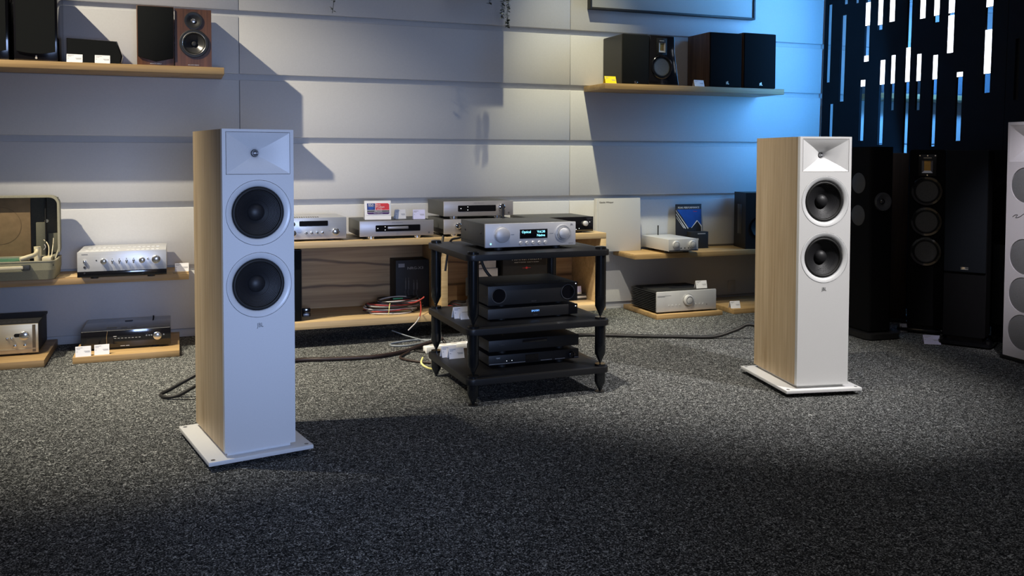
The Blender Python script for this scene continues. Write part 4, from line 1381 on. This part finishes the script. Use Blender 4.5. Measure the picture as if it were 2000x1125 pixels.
box('gold_device', GOLD, t, -0.042, -0.004, -0.006, 0.001, 0.058, 0.072, 0.003)

t = thing('black_monitor_speaker', 'black bookshelf speaker on the right shelf beside the white tower', 'speaker', (3.820, 5.165, SRZ), -14)
holed_box('cabinet', BLACK, t, -0.105, 0.105, 0.0, 0.22, 0, 0.395, [circ(0, 0.300, 0.025, 24), circ(0, 0.150, 0.062, 32)])
box('side_grille', BLACK_G, t, -0.107, -0.104, 0.07, 0.15, 0.10, 0.31, 0.001)
lathe('tweeter', BLACK_G, t, [(0.034, 0.001), (0.034, -0.003), (0.016, 0.003), (0.010, -0.004), (0, -0.006)], 'y', (0.0, 0, 0.300), 32)
wf = lathe('woofer', BLACK_G, t, [(0.078, 0.001), (0.078, -0.004), (0.066, -0.003), (0.060, 0.003)], 'y', (0, 0, 0.150), 40)
lathe('cone', CONE, wf, [(0.061, 0.002), (0.022, 0.016), (0.018, 0.008), (0, 0.004)], 'y', (0, 0, 0.150), 40)

# ------------------------------------------------------------------ right plinths
t = thing('heatsink_amplifier', 'big silver faced amplifier with black side heat sinks on the plinth', 'amplifier', (3.136, 5.010, 0.030), 0)
Wd = 0.455
box('case', BLACK_M, t, -0.200, 0.200, 0.014, 0.34, 0.012, 0.142, 0.002)
box('faceplate', SILVER_M, t, -Wd / 2, Wd / 2, 0, 0.014, 0.010, 0.144, 0.004)
for k in range(11):
    z = 0.014 + k * 0.0116
    box('heat_sink_fin', BLACK, t, -0.226, -0.199, 0.0155, 0.345, z, z + 0.0062, 0.0005)
    box('heat_sink_fin', BLACK, t, 0.199, 0.226, 0.0155, 0.345, z, z + 0.0062, 0.0005)
k = knob(t, 0.010, 0.082, 0.036, 0.018, SILVER_M)
lathe('knob_groove', GUN, k, [(0.0255, -0.0190), (0.0235, -0.0175), (0.0215, -0.0190)], 'y', (0.010, 0, 0.082), 32)
lathe('knob_bezel', mat('grey_bezel', (0.35, 0.35, 0.36), 0.4, 0.5), k, [(0.042, 0.0005), (0.041, -0.002), (0.036, -0.0015)], 'y', (0.010, 0, 0.082), 32)
box('upper_groove', GREYINK, t, -0.222, -0.120, -0.0006, 0.0005, 0.1165, 0.1178, 0)
box('upper_groove', GREYINK, t, -0.222, -0.165, -0.0006, 0.0005, 0.1105, 0.1125, 0)
for x in (-0.135, -0.108, -0.081, -0.054, 0.070, 0.097, 0.124):
    disc('button', SILVER_M, t, 0.005, -0.002, 0.001, 'y', (x, 0, 0.052), 14)
disc('indicator', INKD, t, 0.003, -0.001, 0.001, 'y', (0.152, 0, 0.046), 12)
for x in (-0.16, 0.16):
    for y in (0.05, 0.28):
        disc('foot', RUBBER, t, 0.02, 0, 0.0125, 'z', (x, y, 0), 16)
card('white price card standing on the big silver amplifier', (3.292, 5.075, 0.1725), -3, 0.082, 0.052, CARD, 14)
card('small white price card on the empty right plinth', (3.520, 5.010, 0.034), -4, 0.074, 0.050, CARD, 20)

# ------------------------------------------------------------------ equipment rack
RO, RY = Vector((1.1616, 3.5255, 0)), 1.31


def rack_pt(x, y, z):
    c, s = math.cos(R(RY)), math.sin(R(RY))
    return (RO.x + x * c - y * s, RO.y + x * s + y * c, z)


t = thing('equipment_rack', 'black three tier hi-fi rack with round metal posts and spikes', 'rack', RO, RY)
PX = [(0, 0), (0.605, 0), (0, 0.529), (0.605, 0.529)]
LV = [(0.092, 0.118), (0.304, 0.330), (0.618, 0.644)]
for (z0, z1) in LV:
    bm = bmesh.new()
    b_prism(bm, rrect(-0.036, 0.641, -0.036, 0.565, 0.035, 6), z0, z1, 'xy')
    es = [e for e in bm.edges if abs(e.verts[0].co.z - e.verts[1].co.z) < 1e-6]
    bmesh.ops.bevel(bm, geom=es, offset=0.003, segments=2, profile=0.5, affect='EDGES')
    finish(bm, 'shelf', RACKB, t)
pr = 0.0242
for (x, y) in PX:
    for i, (ztop, zbot) in enumerate(((0.092, 0.0), (0.304, 0.128), (0.618, 0.340))):
        cz = zbot + (0.048 if i else 0.046)
        lathe('post', POSTM, t, [(0, ztop), (pr, ztop), (pr, cz + 0.05), (pr - 0.0007, cz + 0.0495), (pr - 0.0007, cz + 0.047), (pr, cz + 0.0465), (pr, cz), (0.003, zbot + 0.001), (0, zbot)], 'z', (x, y, 0), 28, smooth=30)
    for z in (0.118, 0.330):
        disc('spike_disc', POSTM, t, pr, z, z + 0.010, 'z', (x, y, 0), 28, 0.0)
    lathe('post_cap', POSTM, t, [(0, 0.6565), (pr - 0.003, 0.6565), (pr + 0.0005, 0.654), (pr + 0.0005, 0.644)], 'z', (x, y, 0), 28)
for (x, y) in PX[:2]:
    disc('floor_disc', DARKMETAL, t, 0.022, 0.0, 0.003, 'z', (x, y, 0), 20)

# silver network amplifier on top
t, f = hifi('network_amplifier', 'silver amplifier with lit blue display on top of the rack', rack_pt(0.3035, 0.085, 0.644), 0.436, 0.335, 0.103, GUN, SILVER_M, 0.016, RY, ft=0.012)
k = knob(f, -0.142, 0.070, 0.0335, 0.022, SILVER_M)
lathe('knob_bezel', SILVER, k, [(0.0365, 0.001), (0.0360, -0.003), (0.0335, -0.003)], 'y', (-0.142, 0, 0.070), 36)
k = knob(f, 0.155, 0.069, 0.0245, 0.017, SILVER_M)
lathe('dial_ring', SILVER, k, [(0.040, 0.001), (0.039, -0.004), (0.034, -0.005), (0.033, -0.002), (0.0305, -0.002), (0.030, -0.009), (0.0255, -0.009), (0.0245, -0.004)], 'y', (0.155, 0, 0.069), 40)
d = box('display_window', DISP, f, -0.056, 0.078, -0.001, 0.001, 0.050, 0.091, 0.0005)
text(d, 'Optical', 0.0150, CYANE, -0.047, -0.0012, 0.0745, 'LEFT', 0.0002)
text(d, 'Vol.30', 0.0150, CYANE, 0.066, -0.0012, 0.0745, 'RIGHT', 0.0002)
text(d, 'Native', 0.0150, CYANE, 0.066, -0.0012, 0.0585, 'RIGHT', 0.0002)
for x in (-0.052, -0.022, 0.008, 0.038, 0.067):
    disc('button', SILVER, f, 0.0085, -0.005, 0.001, 'y', (x, 0, 0.030), 20, 0.002)
disc('power_light', CYANE, f, 0.0035, -0.0015, 0.001, 'y', (-0.193, 0, 0.031), 12)
lathe('power_button', SILVER, f, [(0.008, 0.0005), (0.0075, -0.0015), (0.0050, -0.0015), (0.0048, 0)], 'y', (-0.193, 0, 0.031), 20)
for z in (0.0975, 0.1010):
    text(f, 'JBL' if z > 0.1 else '', 0.0105, GREYINK, 0.205, -0.0002, 0.104, 'RIGHT', 0.0003)
box('model_line', GREYINK, f, 0.182, 0.206, -0.0005, 0.0005, 0.0215, 0.0235, 0)
for x0, x1 in ((-0.098, -0.083), (0.088, 0.106)):
    box('legend_line', GREYINK, f, x0, x1, -0.0005, 0.0005, 0.0695, 0.0705, 0)
box('side_groove', BLACK, t, -0.2195, -0.2150, 0.013, 0.33, 0.030, 0.0315, 0)
for y in (0.06, 0.27):
    disc('side_screw', BLACK, t, 0.005, -0.2190, -0.2150, 'x', (0, y, 0.075), 10)
tube('antenna', BLACK, t, [(0.0, 0.34, 0.08), (0.0, 0.345, 0.13), (0.0, 0.345, 0.185)], 0.0060, 10)

# middle tier
t, f = hifi('black_integrated_amplifier', 'black amplifier with two dial rings on the middle rack shelf', rack_pt(0.325, 0.105, 0.330 + 0.0605), 0.438, 0.31, 0.087, BLACK_T, BLACK, 0.010, RY, ft=0.012, bev=0.004)
for x in (-0.168, 0.168):
    lathe('dial_ring', mat('dim_grey_ring', (0.10, 0.10, 0.105), 0.4, 0.2), f, [(0.0345, 0.001), (0.0340, -0.0035), (0.0315, -0.0035), (0.0310, -0.001)], 'y', (x, 0, 0.053), 40)
    disc('dial', BLACK_G, f, 0.030, -0.006, 0.0005, 'y', (x, 0, 0.053), 36, 0.002)
disc('indicator', DOTE, f, 0.0024, -0.001, 0.001, 'y', (0.208, 0, 0.088), 8)
bm = bmesh.new()
for i in range(34):
    for j in range(4):
        x = -0.165 + i * 0.0098
        b_box(bm, x, x + 0.006, 0.02 + j * 0.013, 0.029 + j * 0.013, 0.0962, 0.0972, 0)
setp(finish(bm, 'top_perforations', INKD, t, smooth=0), kind='stuff')
for z in (0.045,):
    box('side_groove', DARKMETAL, t, -0.2185, -0.216, 0.013, 0.31, z, z + 0.002, 0)
text(f, 'ARCAM', 0.007, GREYINK, 0.0, -0.0002, 0.018, 'CENTER', 0.0002)
t, f = hifi('black_music_streamer', 'slim black streamer with blue lit word on the middle rack shelf', rack_pt(0.325, 0.105, 0.330), 0.438, 0.30, 0.046, BLACK_T, BLACK, 0.010, RY, ft=0.012, cat='streamer', bev=0.003)
text(f, 'SPOTIFY', 0.0105, BLUEE, 0.008, -0.0006, 0.033, 'CENTER', 0.0003)
text(f, 'ARCAM', 0.006, GREYINK, 0.008, -0.0004, 0.016, 'CENTER', 0.0002)
disc('indicator', DOTE, f, 0.0024, -0.001, 0.001, 'y', (0.208, 0, 0.046), 8)

# bottom tier
t, f = hifi('black_disc_player', 'flat black player on top of the pair on the lowest rack shelf', rack_pt(0.330, 0.105, 0.118 + 0.062), 0.440, 0.30, 0.049, BLACK, BLACK, 0.016, RY, cat='disc player')
box('disc_tray', BLACK_G, f, -0.06, 0.06, -0.002, 0.001, 0.046, 0.060, 0.001)
text(f, 'TEAC', 0.008, GREYINK, -0.170, -0.0004, 0.041, 'LEFT', 0.0003, spacing=1.4)
t, f = hifi('black_tuner', 'flat black unit at the bottom of the rack with a silver line', rack_pt(0.330, 0.105, 0.118), 0.440, 0.30, 0.043, BLACK, BLACK, 0.018, RY, cat='disc player')
bm = bmesh.new()
for a, b in ((-0.218, -0.045), (0.030, 0.085), (0.100, 0.150), (0.190, 0.218)):
    b_box(bm, a, b, -0.0008, 0.001, 0.0215, 0.0235, 0)
finish(bm, 'silver_line', SILVER, f, smooth=0)
box('display_window', DISP, f, -0.045, 0.018, -0.0015, 0.001, 0.020, 0.054, 0)
knob(f, 0.182, 0.036, 0.015, 0.014, BLACK_G)
text(f, 'TEAC', 0.008, WHINK, -0.186, -0.0004, 0.045, 'LEFT', 0.0003)
for x in (-0.135, -0.110):
    disc('indicator', DOTE, f, 0.0016, -0.001, 0.001, 'y', (x, 0, 0.033), 8)

p = rack_pt(0.030, 0.235, 0.330)
card('white card on the middle rack shelf behind the front post', p, 4, 0.072, 0.052, CARD, 20)
p = rack_pt(0.050, 0.205, 0.330)
card('second white card on the middle rack shelf, overlapping the first', p, 4, 0.072, 0.030, CARD, 20, lines=False)
p = rack_pt(0.050, 0.365, 0.118)
card('front white card of the pair on the lowest rack shelf', p, 3, 0.075, 0.050, CARD, 16)
p = rack_pt(0.028, 0.405, 0.118)
card('rear white card of the pair on the lowest rack shelf', p, 3, 0.075, 0.052, CARD, 16)

# ------------------------------------------------------------------ cables on the carpet


def cable(label, pts, r, m=CABLE, name='floor_cable', n=8):
    o = tube(name, m, None, pts, r, 8, n)
    return setp(o, label, 'cable', 'cables on the carpet')


cable('thick brown cable from the left white speaker to the rack', [(0.175, 3.565, 0.16), (0.20, 3.68, 0.09), (0.225, 3.95, 0.014), (0.27, 4.28, 0.012), (0.36, 4.48, 0.012), (0.554, 4.572, 0.012), (0.70, 4.548, 0.012), (0.865, 4.520, 0.012), (0.96, 4.520, 0.012), (1.05, 4.548, 0.012), (1.15, 4.60, 0.014), (1.25, 4.645, 0.03), (1.36, 4.66, 0.05)], 0.0105, CABLE_B)
cable('brown cable looping back under the rear rack foot', [(1.15, 4.585, 0.009), (1.085, 4.50, 0.008), (1.075, 4.445, 0.008), (1.12, 4.37, 0.008), (1.20, 4.295, 0.008), (1.30, 4.25, 0.008), (1.42, 4.30, 0.008)], 0.0065, CABLE_B)
cable('black cable loop on the carpet left of the nearest white speaker', [(0.19, 3.60, 0.19), (0.24, 3.85, 0.19), (0.22, 4.03, 0.155), (0.10, 4.06, 0.115), (0.02, 4.07, 0.075), (-0.045, 4.095, 0.035), (-0.080, 4.120, 0.012), (-0.062, 4.075, 0.010), (-0.010, 4.045, 0.020), (0.06, 4.02, 0.060), (0.14, 3.98, 0.105), (0.20, 3.84, 0.15), (0.17, 3.60, 0.17)], 0.0080)
cable('black cable lying between the rack and the right white speaker', [(1.60, 4.50, 0.012), (1.95, 4.63, 0.011), (2.20, 4.66, 0.011), (2.343, 4.60, 0.011), (2.533, 4.50, 0.011), (2.70, 4.43, 0.011), (2.834, 4.365, 0.011), (2.93, 4.33, 0.020), (3.02, 4.28, 0.060), (3.07, 4.25, 0.090), (3.11, 4.20, 0.080), (3.06, 4.05, 0.06), (2.90, 3.80, 0.10), (2.765, 3.585, 0.15)], 0.0105)
cable('black wires drooping behind the rack down to the carpet', [(1.42, 4.86, 0.60), (1.375, 4.80, 0.42), (1.35, 4.78, 0.25), (1.36, 4.74, 0.10), (1.38, 4.68, 0.02), (1.46, 4.60, 0.012)], 0.0075)
cable('grey cable ring on the carpet under the bench edge', [(1.30, 4.80, 0.006), (1.18, 4.75, 0.006), (1.10, 4.78, 0.006), (1.12, 4.84, 0.006), (1.25, 4.88, 0.006), (1.36, 4.84, 0.006), (1.40, 4.78, 0.006)], 0.0055, CABLE_G)
cable('thin grey wire rising from under the bench to the rack', [(1.14, 4.95, 0.055), (1.22, 4.88, 0.030), (1.32, 4.80, 0.010), (1.42, 4.74, 0.008)], 0.0035, CABLE_G)
cable('black cable ring beside the rear left rack foot', [(1.36, 4.66, 0.007), (1.24, 4.66, 0.007), (1.19, 4.62, 0.007), (1.24, 4.55, 0.007), (1.36, 4.54, 0.007), (1.42, 4.57, 0.007)], 0.0055)
cable('yellow wire end behind the front left rack post', [(1.38, 4.28, 0.19), (1.40, 4.32, 0.14), (1.425, 4.36, 0.09), (1.45, 4.40, 0.055)], 0.0055, CABLE_Y)
cable('yellow wire tip on the carpet by the rear rack foot', [(1.13, 4.23, 0.055), (1.115, 4.20, 0.035), (1.135, 4.17, 0.018), (1.17, 4.15, 0.010)], 0.0050, CABLE_Y)
cable('black wire hanging from the silver amplifier to the rack edge', [rack_pt(0.16, 0.43, 0.70), rack_pt(0.11, 0.50, 0.668), rack_pt(0.085, 0.555, 0.652), rack_pt(0.075, 0.575, 0.60), rack_pt(0.06, 0.575, 0.50)], 0.0055)
cable('black wires hanging behind the black amplifier on the rack', [rack_pt(0.23, 0.56, 0.61), rack_pt(0.25, 0.56, 0.52), rack_pt(0.29, 0.54, 0.46), rack_pt(0.33, 0.47, 0.45)], 0.0075)
t = thing('power_strip', 'white power strip on the carpet behind the rack', 'power strip', (1.40, 4.56, 0), 8)
box('strip_body', WHITE, t, -0.17, 0.17, 0, 0.05, 0.0, 0.036, 0.006)
for i in range(5):
    disc('outlet', SOCK, t, 0.018, 0.0355, 0.0375, 'z', (-0.12 + i * 0.06, 0.025, 0), 18)
box('switch', REDP, t, 0.145, 0.160, 0.015, 0.035, 0.035, 0.040, 0.002)
